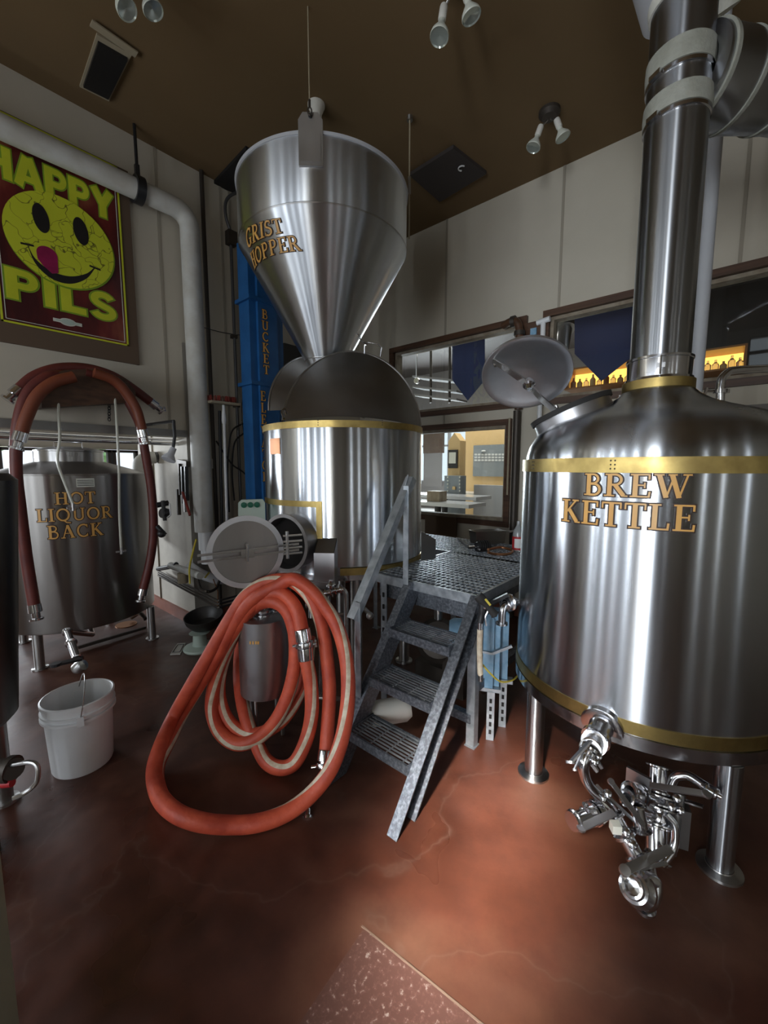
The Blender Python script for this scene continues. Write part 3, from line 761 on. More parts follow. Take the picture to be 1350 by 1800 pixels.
# side valve pointing left
m = MB(); a = at(1062, 1422, d=dK); b = at(1008, 1443, d=dK-.06); fitting(m, a, b, .024); rings(m, a, (b-a).normalized(), .026, [(.035, .012), (.05, .016), (.065, .012)])
m.lathe([(.001, 0), (.03, 0), (.03, .008), (.001, .008)], b, (b-a).normalized(), 24); m.build('side_valve', 'steel_polished', vt)
lever(vt, at(1080, 1428, d=dK-.07), at(1022, 1455, d=dK-.09), .024, .006, up=(-.2, -.1, 1))
m = MB(); m.ball(at(1030, 1415, d=dK-.05), .009, 8); m.ball(at(1022, 1422, d=dK-.05), .008, 8); m.cyl(at(1026, 1412, d=dK-.05), at(1034, 1432, d=dK-.04), .006, 8); m.build('clamp_bolt', 'steel_polished', vt)
# main diagonal run down to the floor valve
m = MB(); P = [at(x, y, d=dd_) for x, y, dd_ in ((1078, 1430, dK), (1098, 1468, dK-.03), (1120, 1508, dK-.07), (1128, 1545, dK-.10))]
for a, b in zip(P, P[1:]): fitting(m, a, b, .026)
m.build('drop_pipe', 'steel_polished', vt)
m = MB(); m.box(at(1082, 1454, d=dK-.06), (.03, .03, .03), Matrix.Rotation(.6, 3, 'Z')); m.build('tag_plate', 'print_white', vt)
lever(vt, at(1132, 1452, d=dK-.05), at(1074, 1374, d=dK-.02), .018, .006, up=(-.4, -.4, .8))
lever(vt, at(1124, 1452, d=dK-.03), at(1050, 1382, d=dK+.02), .010, .005, up=(-.4, -.4, .8))
# centre riser with clamps
m = MB(); a = at(1158, 1345, d=dK+.16); b = at(1152, 1515, d=dK+.02)
P = [a.lerp(b, t) for t in (0, .3, .42, .62, 1)]
for i, (p, q) in enumerate(zip(P, P[1:])): fitting(m, p, q, (.034, .046, .05, .036)[i], 24)
m.build('riser_valve', 'steel_polished', vt)
m = MB(); a = at(1105, 1392, d=dK+.05); b = at(1172, 1415, d=dK+.1); fitting(m, a, b, .026, 24); rings(m, a, (b-a).normalized(), .028, [(.04, .012), (.06, .012)]); m.build('cross_pipe', 'steel_polished', vt)
MB().box(at(1122, 1376, d=dK+.1), (.012, .085, .085), Matrix.Rotation(-.2, 3, 'Z')).build('bracket_plate', 'steel_plate', vt, smooth=False)
lever(vt, at(1142, 1380, d=dK+.02), at(1242, 1396, d=dK-.08), .024, .006, up=(-.2, -.3, .9))
m = MB().tube(spline([at(1178, 1385, d=dK+.1), at(1188, 1366, d=dK+.1), at(1210, 1364, d=dK+.08), at(1236, 1380, d=dK+.04), at(1262, 1396, d=dK)], 8), .017, 16); m.build('return_bend', 'steel_polished', vt)
m = MB(); m.cyl(at(1195, 1395, d=dK+.12), at(1178, 1500, d=dK+.06), .020, 16); m.box(at(1196, 1450, d=dK+.1), (.05, .05, .16), Matrix.Rotation(.3, 3, 'Z')); m.build('valve_actuator', 'steel_dark', vt)
# extra clamps, wing nuts and small fittings of the cluster
m = MB()
for (x, y, dq, sz) in ((1046, 1338, -.05, .011), (1052, 1330, -.04, .010), (1068, 1395, -.02, .012), (1060, 1402, -.03, .010), (1100, 1462, -.05, .013), (1112, 1484, -.07, .013), (1128, 1440, 0, .014), (1180, 1418, .05, .013), (1196, 1424, .06, .012), (1190, 1404, .07, .012), (1140, 1500, -.02, .013), (1165, 1492, .0, .012)):
    m = MB(); c = at(x, y, d=dK+dq); m.lathe([(.001, 0), (sz, 0), (sz*1.25, sz*.5), (sz, sz), (sz*.5, sz*1.2), (sz*.5, sz*2.6), (.001, sz*2.7)], c, (O-c), 10)
    m.build('clamp_nut', 'steel_polished', vt)
m = MB(); a = at(1100, 1402, d=dK+.0); fitting(m, a, at(1150, 1432, d=dK+.06), .020, 20); fitting(m, at(1118, 1412, d=dK), at(1128, 1462, d=dK-.03), .024, 20); m.build('tee_piece', 'steel_polished', vt)
m = MB().tube(spline([at(1170, 1430, d=dK+.04), at(1186, 1452, d=dK+.02), at(1184, 1490, d=dK), at(1164, 1520, d=dK-.02)], 6), .014, 14); m.build('side_tube', 'steel_polished', vt)
m = MB(); fitting(m, at(1238, 1384, d=dK+.0), at(1262, 1398, d=dK-.03), .014, 16); m.bar(at(1205, 1408, d=dK), at(1236, 1418, d=dK-.04), .018, .006); m.build('sample_valve', 'steel_polished', vt)
m = MB(); a = at(1128, 1512, d=dK-.06); fitting(m, a, at(1122, 1556, d=1.22), .022, 20); m.tube([at(1140, 1500, d=dK-.04), at(1150, 1548, d=1.25)], .012, 12); m.build('lower_pipe', 'steel_polished', vt)
# lower valve at the floor
m = MB(); a = at(1118, 1575, d=1.20); b = at(1098, 1556, d=1.16)
m.lathe([(.001, -.05), (.03, -.05), (.034, -.03), (.052, -.01), (.052, .012), (.036, .03), (.03, .045), (.042, .047), (.042, .055), (.034, .058), (.030, .070), (.022, .072), (.018, .050), (.001, .048)], at(1122, 1562, d=1.19), (at(1098, 1556, d=1.12)-at(1122, 1562, d=1.19)), 28)
m.build('floor_valve', 'steel_polished', vt)
lever(vt, at(1178, 1492, d=1.25), at(1098, 1530, d=1.14), .026, .008, m_='steel_dull', up=(-.4, -.3, .9))
lever(vt, at(1172, 1517, d=1.27), at(1122, 1528, d=1.22), .012, .006, m_='steel_dull', up=(-.4, -.3, .9))
m = MB().tube(spline([at(1128, 1545, d=1.24), at(1150, 1552, d=1.24), at(1146, 1580, d=1.22), at(1132, 1592, z=.04)], 8), .024, 16); rings(m, at(1134, 1596, z=.03), (0, 0, 1), .022, [(0, .01)]); m.build('drain_bend', 'steel_polished', vt)

# ---------------- exhaust stack
SR = .117; SZ = KT+.36
st = thing('exhaust_stack', (KX, KY, SZ), 'tall dark steel vent stack rising from the brew kettle top', 'vent stack')
MB().lathe([(SR-.006, SZ+.09), (SR, SZ+.09), (SR, 3.42), (SR-.006, 3.42)], (KX, KY, 0), n=64).build('stack_pipe', 'stack_steel', st)
MB().lathe([(SR+.008, SZ-.002), (SR+.010, SZ+.095), (SR+.002, SZ+.10)], (KX, KY, 0), n=64).build('collar', 'steel_polished', st)
m = MB(); m.lathe([(SR+.010, SZ+.088), (SR+.014, SZ+.09), (SR+.014, SZ+.10), (SR, SZ+.102)], (KX, KY, 0), n=64); m.lathe([(SR+.012, SZ-.004), (SR+.018, SZ), (SR+.016, SZ+.012), (SR, SZ+.014)], (KX, KY, 0), n=64); m.build('clamp_ring', 'steel_polished', st)
m = MB(); ca = math.atan2(-KY, -KX)+.05
cp_ = V((KX+(SR+.018)*math.cos(ca), KY+(SR+.018)*math.sin(ca), SZ+.05)); m.box(cp_, (.012, .03, .02), Matrix.Rotation(ca, 3, 'Z')); m.cyl(cp_+V((-.01, 0, -.04)), cp_+V((-.01, 0, .04)), .004, 8); m.build('latch', 'steel_polished', st)
for zz, hh in ((2.97, .075), (3.13, .085)):
    tp = MB().lathe([(SR, zz), (SR+.007, zz), (SR+.009, zz+hh*.5), (SR+.007, zz+hh), (SR, zz+hh)], (KX, KY, 0), n=64).build('tape_band', 'stack_tape', st)
    m = MB().lathe([(SR, zz-.02), (SR+.006, zz-.018), (SR+.006, zz-.004), (SR, zz-.002)], (KX, KY, 0), n=64)
    a = ca-.75; c = V((KX+(SR+.012)*math.cos(a), KY+(SR+.012)*math.sin(a), zz-.01)); m.box(c, (.016, .05, .018), Matrix.Rotation(a, 3, 'Z')); m.build('hose_clamp', 'steel_polished', tp)
bd_ = V((math.cos(-.70), math.sin(-.70), 0))
b0 = V((KX, KY, 3.15))
MB().lathe([(.12, .06), (.168, .07), (.170, .22), (.150, .42), (.146, .50)], b0, bd_, 48).build('branch_duct', 'stack_steel', st)
for r_s, h_s in ((.172, .10), (.168, .25), (.150, .45)):
    m = MB().lathe([(r_s-.008, h_s-.010), (r_s+.006, h_s-.008), (r_s+.004, h_s+.010), (r_s-.012, h_s+.012)], b0, bd_, 48); m.build('seam_band', 'stack_tape', st)
m = MB().tube(spline([b0+UP*.155+bd_*.05, b0+UP*.175+bd_*.22, b0+UP*.155+bd_*.44], 6), .014, 10); m.build('foam_bead', 'foam_white', st)
m = MB().tube(spline([b0+bd_*.48, b0+bd_*.58, b0+bd_*.85, b0+bd_*1.2], 6), .142, 32); m.build('elbow', 'duct_grey', st)
m = MB().tube(spline([V((KX, KY, 3.40)), V((KX, KY, 3.47)), V((KX+.03, KY-.01, 3.52)), V((KX+.11, KY-.04, 3.50)), V((KX+.17, KY-.06, 3.42))], 6), [.125, .127, .128, .13, .128, .12]+[.12]*19, 32); m.build('foam_cap', 'foam_white', st)
o = thing('air_duct', (1.2, .36, 3.8), 'pale grey round duct running overhead from the top of the steel stack', 'duct')
MB().cyl((KX+.10, KY+.05, 3.52), (.55, KY+.25, 3.98), .125, 40).build('duct_pipe', 'duct_grey', o)

# ---------------- mash tun
TX, TY, TR = 2.135, 2.225, .57; TA = (TX, TY); TB, TT = .80, 1.775
mt = thing('mash_tun', (TX, TY, 0), 'shiny round steel tun with brass bands and open half lids in the centre', 'brewing tank')
MB().lathe([(.02, TB+.02), (TR-.05, TB), (TR-.012, TB+.012), (TR-.012, TB+.08), (TR, TB+.08), (TR, TT-.03), (TR-.006, TT), (TR-.02, TT), (TR-.02, TB+.1), (.02, TB+.09)], (TX, TY, 0), n=128).build('shell', 'steel', mt)
tb = MB().lathe([(TR-.01, TT-.035), (TR+.006, TT-.035), (TR+.006, TT+.006), (TR-.03, TT+.008)], (TX, TY, 0), n=128).build('brass_band', 'brass', mt)
m = MB()
for px in (425, 559, 672):
    for dy in (-4, 0, 4):
        a, z, p = oncyl(px, 743+dy, TA, TR+.006); m.ball(p, .0035, 6)
m.build('rivets', 'dark_pipe', tb)
a0 = oncyl(598, 1010, TA, TR)[0]; a1 = oncyl(720, 985, TA, TR)[0]+.5
MB().lathe([(TR-.02, TB+.03), (TR+.004, TB+.03), (TR+.004, TB+.075), (TR-.02, TB+.08)], (TX, TY, 0), n=60, a0=a0, a1=a1).build('brass_band', 'brass', mt)
MB().lathe([(TR-.02, TB-.004), (TR+.003, TB-.004), (TR+.003, TB+.03), (TR-.02, TB+.03)], (TX, TY, 0), n=128).build('bottom_rim', 'steel_polished', mt)
# brass angle round the access door patch
za = oncyl(515, 885, TA, TR)[1]; al = oncyl(473, 885, TA, TR)[0]; ar = oncyl(566, 885, TA, TR)[0]
MB().lathe([(TR-.01, za-.018), (TR+.005, za-.018), (TR+.005, za+.018), (TR-.01, za+.018)], (TX, TY, 0), n=30, a0=al-.25, a1=ar).build('brass_band', 'brass', mt)
zb = oncyl(562, 950, TA, TR)[1]-.08; al2 = oncyl(556, 900, TA, TR)[0]
MB().lathe([(TR-.01, zb), (TR+.005, zb), (TR+.005, za-.018), (TR-.01, za-.018)], (TX, TY, 0), n=6, a0=al2, a1=ar).build('brass_strip', 'brass', mt)
al = oncyl(476, 805, TA, TR)[0]; ar = oncyl(493, 805, TA, TR)[0]
MB().lathe([(TR, 1.585), (TR+.003, 1.585), (TR+.003, 1.685), (TR, 1.685)], (TX, TY, 0), n=6, a0=al, a1=ar).build('nameplate', 'copper', mt)
for a in (.9, 2.4, 4.1, 5.4):
    x = TX+.45*math.cos(a); y = TY+.45*math.sin(a)
    lg = MB().cyl((x, y, .01), (x, y, TB+.03), .04, 24).build('leg', 'steel_dull', mt)
    MB().cyl((x, y, 0), (x, y, .012), .065, 24).build('foot_plate', 'steel_dull', lg)
# half-disc lids standing open
def half_lid(pl_, pr_, top, sagn, lab):
    pl_ = V(pl_); pr_ = V(pr_); c = (pl_+pr_)/2; R = (pr_-pl_).length/2; ex = (pr_-pl_).normalized(); ey = (V(top)-c); hgt = ey.length; ey.normalize(); nz = ex.cross(ey)*sagn
    m = MB(); N = 40; Kc = 8; vs = []
    for off in (0, .004):
        for j in range(Kc+1):
            rr = j/Kc
            for i in range(N+1):
                a = PI*i/N
                vs.append(c+ex*(-R*rr*math.cos(a))+ey*(hgt*rr*math.sin(a))+nz*(.10*(1-rr*rr)+off))
    fs = []; W_ = N+1; B = (Kc+1)*W_
    for j in range(Kc):
        for i in range(N):
            fs.append([j*W_+i, j*W_+i+1, (j+1)*W_+i+1, (j+1)*W_+i]); fs.append([B+j*W_+i, B+(j+1)*W_+i, B+(j+1)*W_+i+1, B+j*W_+i+1])
    for i in range(N): fs.append([Kc*W_+i, Kc*W_+i+1, B+Kc*W_+i+1, B+Kc*W_+i])
    m.add(vs, fs); o = m.build('half_lid', 'steel_dark', mt, ang=1.0); o['label'] = lab
    rim = [c+ex*(-R*math.cos(PI*i/48))+ey*(hgt*math.sin(PI*i/48)) for i in range(49)]
    mm_ = MB().tube(rim, .009, 8); mm_.build('lid_rim', 'steel_dull', o); return o, c, ex, ey
fl, fc, fex, fey = half_lid(at(497, 740, d=2.74), at(739, 752, d=2.98), at(627, 619, d=3.12), 1, 'front half of the lid standing open')
bl, bc, bex, bey = half_lid(at(473, 722, d=3.05), at(640, 735, d=3.5), at(556, 628, d=3.35), 1, 'rear half of the lid behind the hopper tip')
m = MB().tube([at(499, 736, d=2.6), at(495, 724, d=2.66), at(500, 718, d=2.68), at(503, 728, d=2.7)], .008, 8); m.build('lid_hinge', 'steel_polished', fl)
hp = [at(641, 622, d=3.08), at(641, 607, d=3.06), at(647, 602, d=3.06), at(665, 605, d=3.08), at(671, 611, d=3.1), at(669, 627, d=3.1)]
MB().tube(hp, .005, 8).build('lid_handle', 'steel_polished', fl)
# chain between hopper and lid handle
ch = MB(); c0 = at(628, 585, d=2.93); c1 = at(645, 604, d=3.04); N = 7
for i in range(N):
    c = c0.lerp(c1, (i+.5)/N)+V((0, 0, -.02*math.sin(PI*(i+.5)/N))); d_ = (c1-c0).normalized(); e_ = d_.cross(V((0, 0, 1)) if i % 2 else V((1, 0, .3))).normalized()
    L = (c1-c0).length/N*.72; ch.tube([c+d_*(L*math.cos(a))+e_*(.007*math.sin(a)) for a in [2*PI*k/12 for k in range(12)]], .0025, 6, closed=True)
o = ch.build('lid_chain', 'steel_polished'); tag(o, 'short steel chain between the grist hopper cone and the lid handle', 'chain')
# side manway with its round door swung open
ma = math.radians(192); mdir = V((math.cos(ma), math.sin(ma), 0)); mp = V((TX, TY, 1.035))+mdir*TR
MB().lathe([(.166, -.10), (.172, -.10), (.172, .075), (.182, .078), (.182, .092), (.160, .092), (.160, -.10)], mp, mdir, 56).build('manway_neck', 'steel_plate', mt)
MB().lathe([(.001, .012), (.160, .012)], mp, mdir, 56).build('manway_opening', 'dark_void', mt)
dc = at(433, 970, d=2.12); dn = (O-dc); dn.z = -.02; dn = (dn.normalized()+RT*.10).normalized()
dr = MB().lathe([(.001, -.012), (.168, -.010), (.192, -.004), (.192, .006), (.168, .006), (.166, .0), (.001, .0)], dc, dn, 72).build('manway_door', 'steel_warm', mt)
MB().lathe([(.166, .0065), (.192, .0065), (.193, .010), (.165, .010)], dc, dn, 72).build('door_rim', 'lid_steel', dr)
bx = dn.cross(UP).normalized(); bx = bx if bx.dot(RT) > 0 else -bx
m = MB()
for dz in (-.016, .016): m.bar(dc-bx*.235+dn*.03+UP*(dz-.01), dc+bx*.27+dn*.03+UP*(dz+.012), .010, .012, up=(0, 0, 1))
m.build('door_bar', 'steel_polished', dr, smooth=False)
m = MB(); m.bar(dc-bx*.03+dn*.04, dc+bx*.035+dn*.04, .012, .045); m.cyl(dc+dn*.01+UP*.045, dc+dn*.05+UP*.045, .008, 10); m.cyl(dc+dn*.05-UP*.04, dc+dn*.05+UP*.045, .006, 8); m.build('door_knob', 'steel_polished', dr)
m = MB(); hx = at(505, 958, d=2.06); m.cyl(hx-UP*.07, hx+UP*.07, .008, 12)
for dz in (-.045, -.015, .018, .048): m.bar(hx+UP*dz-bx*.02, hx+UP*dz+bx*.075, .012, .008)
m.build('door_hinge', 'steel_polished', mt, smooth=False)
# grain chute box on the front
c0 = at(577, 985, d=2.22)
ex_ = V((math.cos(-.72), math.sin(-.72), 0))
a = oncyl(576, 980, TA, TR)[0]; rd = V((math.cos(a), math.sin(a), 0)); tn = V((-rd.y, rd.x, 0))
cb = V((TX, TY, 0))+rd*(TR+.045)
m = MB(); z0 = .77; z1 = at(575, 953, d=2.28).z
w2 = .062
# U-shaped channel with a slanted hood
P = lambda x, y, z: cb+tn*x+rd*y+UP*z
m.add([P(-w2, -.07, z0), P(w2, -.07, z0), P(w2, .05, z0), P(-w2, .05, z0), P(-w2, -.07, z1), P(w2, -.07, z1), P(w2, .05, z1-.09), P(-w2, .05, z1-.09)], [(0, 1, 2, 3), (0, 4, 5, 1), (1, 5, 6, 2), (2, 6, 7, 3), (3, 7, 4, 0)])
m.build('chute', 'steel_plate', mt, smooth=False)
m = MB(); m.add([P(-w2*.93, -.06, z1-.004), P(w2*.93, -.06, z1-.004), P(w2*.93, .045, z1-.094), P(-w2*.93, .045, z1-.094)], [(0, 1, 2, 3)]); m.build('chute_mouth', 'steel_dark', mt, smooth=False)
# steel splash plate at its right foot
a, z, p = oncyl(742, 960, TA, TR)
q0 = at(741, 985, d=2.62); 
m = MB(); pts = [at(741, 934, d=2.62), at(766, 948, d=2.72), at(766, 982, d=2.72), at(741, 986, d=2.62)]
off = V((.01, .012, 0)); m.add(pts+[p_+off for p_ in pts], [(0, 1, 2, 3), (7, 6, 5, 4), (0, 4, 5, 1), (1, 5, 6, 2), (2, 6, 7, 3), (3, 7, 4, 0)]); m.build('splash_plate', 'steel_plate', mt, smooth=False)

# ---------------- grist hopper
HX, HY, HR = 2.19, 2.47, .612; HA = (HX, HY); HJ, HTp, HBt = 3.09, 3.47, 2.12
gh = thing('grist_hopper', (HX, HY, HBt), 'steel cone hopper lettered GRIST HOPPER hanging over the central tun', 'hopper')
MB().lathe([(.05, HBt), (.055, HBt), (HR-.004, HJ-.006), (HR, HJ), (HR, HTp), (HR-.008, HTp), (HR-.008, HJ)], (HX, HY, 0), n=128, ).build('hopper_shell', 'hopper_steel', gh)
MB().lathe([(HR-.012, HTp-.01), (HR+.008, HTp-.01), (HR+.010, HTp+.008), (HR-.012, HTp+.010)], (HX, HY, 0), n=128).build('rim', 'duct_grey', gh)
m = MB().lathe([(HR-.001, HJ-.006), (HR+.003, HJ), (HR-.001, HJ+.006)], (HX, HY, 0), n=128); m.build('weld_seam', 'steel_dull', gh)
m = MB(); rj = .16; zj = HBt+(rj-.055)/(HR-.055)*(HJ-HBt); m.lathe([(rj-.001, zj-.004), (rj+.003, zj), (rj+.0035, zj+.004)], (HX, HY, 0), n=64); m.build('weld_seam', 'steel_dull', gh)
def cone_R(z): return .055+(HR-.055)*(z-HBt)/(HJ-HBt)
def oncone(px, py):
    r = ray(px, py); lo, hi = 1.5, 3.6; best = None
    for i in range(4000):
        t = 2.0+i*.0005; p = O+r*t
        if p.z < HJ+.001 and math.hypot(p.x-HX, p.y-HY) < cone_R(p.z): return p
    return O+r*2.9
# lettering follows four corner points on the cone
def cone_text(txt, tl, tr, bl_, br_, parent):
    C = []
    for c in (bl_, br_, tl, tr):
        p = oncone(*c); C.append((math.atan2(p.y-HY, p.x-HX) % (2*PI), p.z))
    def f(s, t, o):
        a = (C[0][0]*(1-s)+C[1][0]*s)*(1-t)+(C[2][0]*(1-s)+C[3][0]*s)*t
        z = (C[0][1]*(1-s)+C[1][1]*s)*(1-t)+(C[2][1]*(1-s)+C[3][1]*s)*t
        r = cone_R(z)+o
        return V((HX+r*math.cos(a), HY+r*math.sin(a), z-o*.4))
    return lettering(txt, f, parent, thick=.003, lab='gold letters '+txt)
cone_text('GRIST', (433, 404), (493, 384), (437, 438), (501, 409), gh)
cone_text('HOPPER', (441, 446), (523, 414), (449, 474), (531, 441), gh)
# lifting bracket with cable, second rod at the right
ba = oncyl(547, 270, HA, HR)[0]; rd = V((math.cos(ba), math.sin(ba), 0)); tn = V((-rd.y, rd.x, 0))
bp = V((HX, HY, 0))+rd*(HR+.012)
m = MB(); m.prism([(-.072, -.19), (.072, -.19), (.072, .06), (.045, .10), (-.045, .10), (-.072, .06)], bp+UP*HTp-rd*.012, tn, UP, .014)
m.prism([(-.06, -.17), (.06, -.17), (.06, -.02), (-.06, -.02)], bp+UP*HTp+rd*.004, tn, UP, .004)
lb = m.build('lifting_bracket', 'steel_dull', gh, smooth=False)
MB().cyl(bp+UP*(HTp+.075)-rd*.006, bp+UP*(HTp+.075)+rd*.012, .011, 14).build('eye_hole', 'black_plastic', lb)
sc = bp+UP*(HTp+.09)+rd*.02
m = MB(); m.tube([sc+tn*(.012*math.cos(a))+UP*(.02*math.sin(a)) for a in [2*PI*k/14 for k in range(14)]], .004, 8, closed=True); m.cyl(sc+UP*.02, sc+UP*.06, .007, 8)
o = thing('suspension_cable', sc, 'thin cable from the ceiling to the front bracket of the grist hopper', 'cable')
m.build('shackle', 'dark_pipe', o); MB().cyl(sc+UP*.04, V((sc.x, sc.y, CZ)), .0035, 8).build('cable', 'tan', o)
sp = at(719, 415, d=3.36); o = thing('suspension_rod', sp, 'thin rod from the ceiling down the right side of the grist hopper', 'rod')
tp_ = V((sp.x, sp.y, CZ)); MB().cyl(sp+UP*-.02, tp_, .006, 8).build('rod', 'tan', o)
m = MB().cyl(tp_-UP*.03, tp_, .022, 12); m.build('ceiling_anchor', 'steel_dull', o)
m = MB().cyl(sp+UP*.30, sp+UP*.42, .012, 10); m.build('turnbuckle', 'steel_dull', o)

# ---------------- hot liquor tank
LX, LY, LR = .905, 4.20, .54; LA = (LX, LY); LB, LT = .26, 1.44
hl = thing('hot_liquor_tank', (LX, LY, 0), 'steel tank lettered HOT LIQUOR BACK in the opening under the left wall', 'brewing tank')
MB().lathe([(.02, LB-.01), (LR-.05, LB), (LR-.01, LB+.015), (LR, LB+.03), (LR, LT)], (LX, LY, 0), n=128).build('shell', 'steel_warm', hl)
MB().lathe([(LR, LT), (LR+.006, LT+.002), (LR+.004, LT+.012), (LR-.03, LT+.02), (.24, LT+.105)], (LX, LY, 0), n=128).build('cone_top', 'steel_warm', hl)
hc = MB().lathe([(.228, LT+.085), (.228, LT+.185), (.235, LT+.188), (.235, LT+.198), (.20, LT+.21), (.12, LT+.225), (.001, LT+.23)], (LX, LY, 0), n=72).build('hatch', 'steel_dull', hl)
m = MB().tube([(LX-.12, LY-.1, LT+.20), (LX-.12, LY-.1, LT+.26), (LX+.05, LY-.16, LT+.26), (LX+.05, LY-.16, LT+.21)], .006, 8); m.build('hatch_handle', 'steel_polished', hc)
al, _, _ = oncyl(134, 850, LA, LR); ar, _, _ = oncyl(166, 850, LA, LR); z1 = oncyl(150, 841, LA, LR)[1]; z0 = oncyl(150, 856, LA, LR)[1]
dp = MB().lathe([(LR, z0), (LR+.003, z0), (LR+.003, z1), (LR, z1)], (LX, LY, 0), n=6, a0=al, a1=ar).build('data_plate', 'print_white', hl)
m = MB()
for i in range(4):
    zz = z0+(z1-z0)*(.15+.2*i); m.lathe([(LR+.0035, zz), (LR+.0045, zz), (LR+.0045, zz+.004), (LR+.0035, zz+.004)], (LX, LY, 0), n=6, a0=al+.01, a1=ar-.01)
m.build('data_lines', 'print_black', dp)
cyl_text('HOT', LA, LR, (96, 876), (168, 876), (130, 886), (130, 865), hl, lab='gold letters HOT')
cyl_text('LIQUOR', LA, LR, (64, 904), (197, 902), (130, 915), (130, 893), hl, lab='gold letters LIQUOR')
cyl_text('BACK', LA, LR, (83, 934), (181, 934), (130, 945), (130, 922), hl, lab='gold letters BACK')
for p in (at(268, 1122, z=0), V((LX-.36, LY-.33, 0)), V((LX+.3, LY+.4, 0)), V((LX-.35, LY+.38, 0))):
    lg = MB().cyl((p.x, p.y, .01), (p.x, p.y, LB+.03), .032, 24).build('leg', 'steel_dull', hl)
    MB().cyl((p.x, p.y, 0), (p.x, p.y, .01), .052, 24).build('foot_plate', 'steel_dull', lg)
# drain with valve under it
dv = thing('tank_drain_valve', at(125, 1175, z=.0), 'drain pipe with black lever valve under the hot liquor tank', 'valve')
m = MB(); A0 = at(118, 1110, d=2.75); m.tube([V((LX, LY-.15, LB-.02)), V((LX-.05, LY-.45, LB-.06)), A0], .02, 14); A1 = at(125, 1130, d=2.62); A2 = at(136, 1160, d=2.45)
fitting(m, A0, A1, .022); fitting(m, A1, A2, .024); m.build('drain_pipe', 'steel_polished', dv)
m = MB(); m.lathe([(.001, -.035), (.032, -.03), (.04, 0), (.032, .03), (.001, .035)], at(140, 1172, d=2.42), (at(155, 1165, d=2.42)-at(140, 1172, d=2.42)), 20); m.build('valve_body', 'steel_dull', dv)
lever(dv, at(142, 1158, d=2.40), at(98, 1168, d=2.30), .045, .012, m_='black_plastic')
o = MB().bar(at(132, 1140, z=.03), at(256, 1103, z=.03), .022, .022).build('floor_pipe', 'dark_pipe'); tag(o, 'thin dark pipe lying across the floor below the hot liquor tank', 'pipe')
# ================================================================ PIPES AND THINGS ON THE WALLS
# ---------------- insulated white pipe: along the left wall, down at the corner of the opening
def seglist(*pts): return [V(p) for p in pts]
PY = YL-.13
pA = at(-60, 205, Y=PY); pB = at(330, 372, Y=PY); zP = (pB.z+at(120, 280, Y=PY).z)/2
pw = thing('insulated_pipe', (at(345, 900, Y=PY).x, PY, 0), 'thick white insulated pipe crossing above the poster and turning down beside it', 'pipe')
xv = at(343, 600, Y=PY).x
x0 = -.6
top = [V((x0, PY, zP)), V((.2, PY, zP)), V((.9, PY, zP)), V((xv-.13, PY, zP))]+[V((xv-.13+.13*math.sin(a), PY, zP-.13+.13*math.cos(a))) for a in [PI/2*i/6 for i in range(1, 7)]]
zlow = at(352, 935, Y=PY).z
MB().tube(top+[V((xv, PY, 2.4)), V((xv, PY, 1.5)), V((xv, PY, zlow))], [.075]*4+[.078]*6+[.078, .082, .080], 28).build('insulation', 'pipe_white', pw)
m = MB().lathe([(.001, 0), (.062, 0), (.062, .17)], (xv+.01, PY, zlow-.17), n=28)
m.build('lower_sleeve', 'white_plastic', pw)
el = spline([V((xv, PY, zlow-.15)), V((xv, PY-.0, zlow-.24)), V((xv-.02, PY+.05, zlow-.285)), V((xv+.07, PY+.0, zlow-.30))], 6)
m = MB().tube([V((xv+.02, PY, zlow-.13)), V((xv+.02, PY, zlow-.30))], .055, 24); m.build('drop', 'white_plastic', pw)
m = MB().tube(spline([at(330, 994, Y=PY+.1), at(352, 1008, Y=PY+.02), at(380, 1018, Y=PY), at(402, 1018, Y=PY)], 6), .045, 24); m.build('foot_bend', 'white_plastic', pw)
for px, nm in ((243, 0),):
    c = V((at(px, 335, Y=PY).x, PY, zP))
    m = MB(); m.lathe([(.078, -.03), (.098, -.03), (.098, .03), (.078, .03)], c, (1, 0, 0), 28); m.box(c+V((0, .0, .13)), (.03, .03, .10)); m.cyl(c+V((0, 0, .15)), V((c.x, c.y, CZ)), .012, 10)
    hg = m.build('pipe_hanger', 'black_plastic', pw)
# ---------------- poster on its backing board
bY = YL-.02
bx1 = at(236, 640, Y=bY).x; bz0 = at(236, 640, Y=bY).z; bz1 = 3.80
po = thing('poster_banner', ((bx1-.45), YL, bz0), 'HAPPY PILS poster with a yellow smiling face on a brown board on the left wall', 'poster')
MB().box(((bx1-.5), YL-.012, (bz0+bz1)/2), (1.08, .022, bz1-bz0)).build('backing_board', 'banner_board', po, smooth=False)
pY = YL-.026
c_tr = at(213, 340, Y=pY); c_br = at(222, 608, Y=pY); c_bl = at(0, 563, Y=pY)
PX1 = (c_tr.x+c_br.x)/2; PX0 = c_bl.x+.005; PZ0 = c_br.z; PZ1 = bz1-.01
MB().box(((PX0+PX1)/2, pY, (PZ0+PZ1)/2), (PX1-PX0, .005, PZ1-PZ0)).build('poster_sheet', 'print_red', po, smooth=False)
m = MB()
for ins, wdt in ((.006, .012),):
    for x in (PX0+ins, PX1-ins): m.box((x, pY-.004, (PZ0+PZ1)/2), (wdt, .003, PZ1-PZ0))
    for z in (PZ0+ins, PZ1-ins): m.box(((PX0+PX1)/2, pY-.004, z), (PX1-PX0, .003, wdt))
m.build('border', 'print_yellow', po, smooth=False)
m = MB(); ins = .026
for x in (PX0+ins, PX1-ins): m.box((x, pY-.004, (PZ0+PZ1)/2), (.004, .003, PZ1-PZ0-2*ins))
for z in (PZ0+ins, PZ1-ins): m.box(((PX0+PX1)/2, pY-.004, z), (PX1-PX0-2*ins, .003, .004))
m.build('inner_border', 'print_white', po, smooth=False)
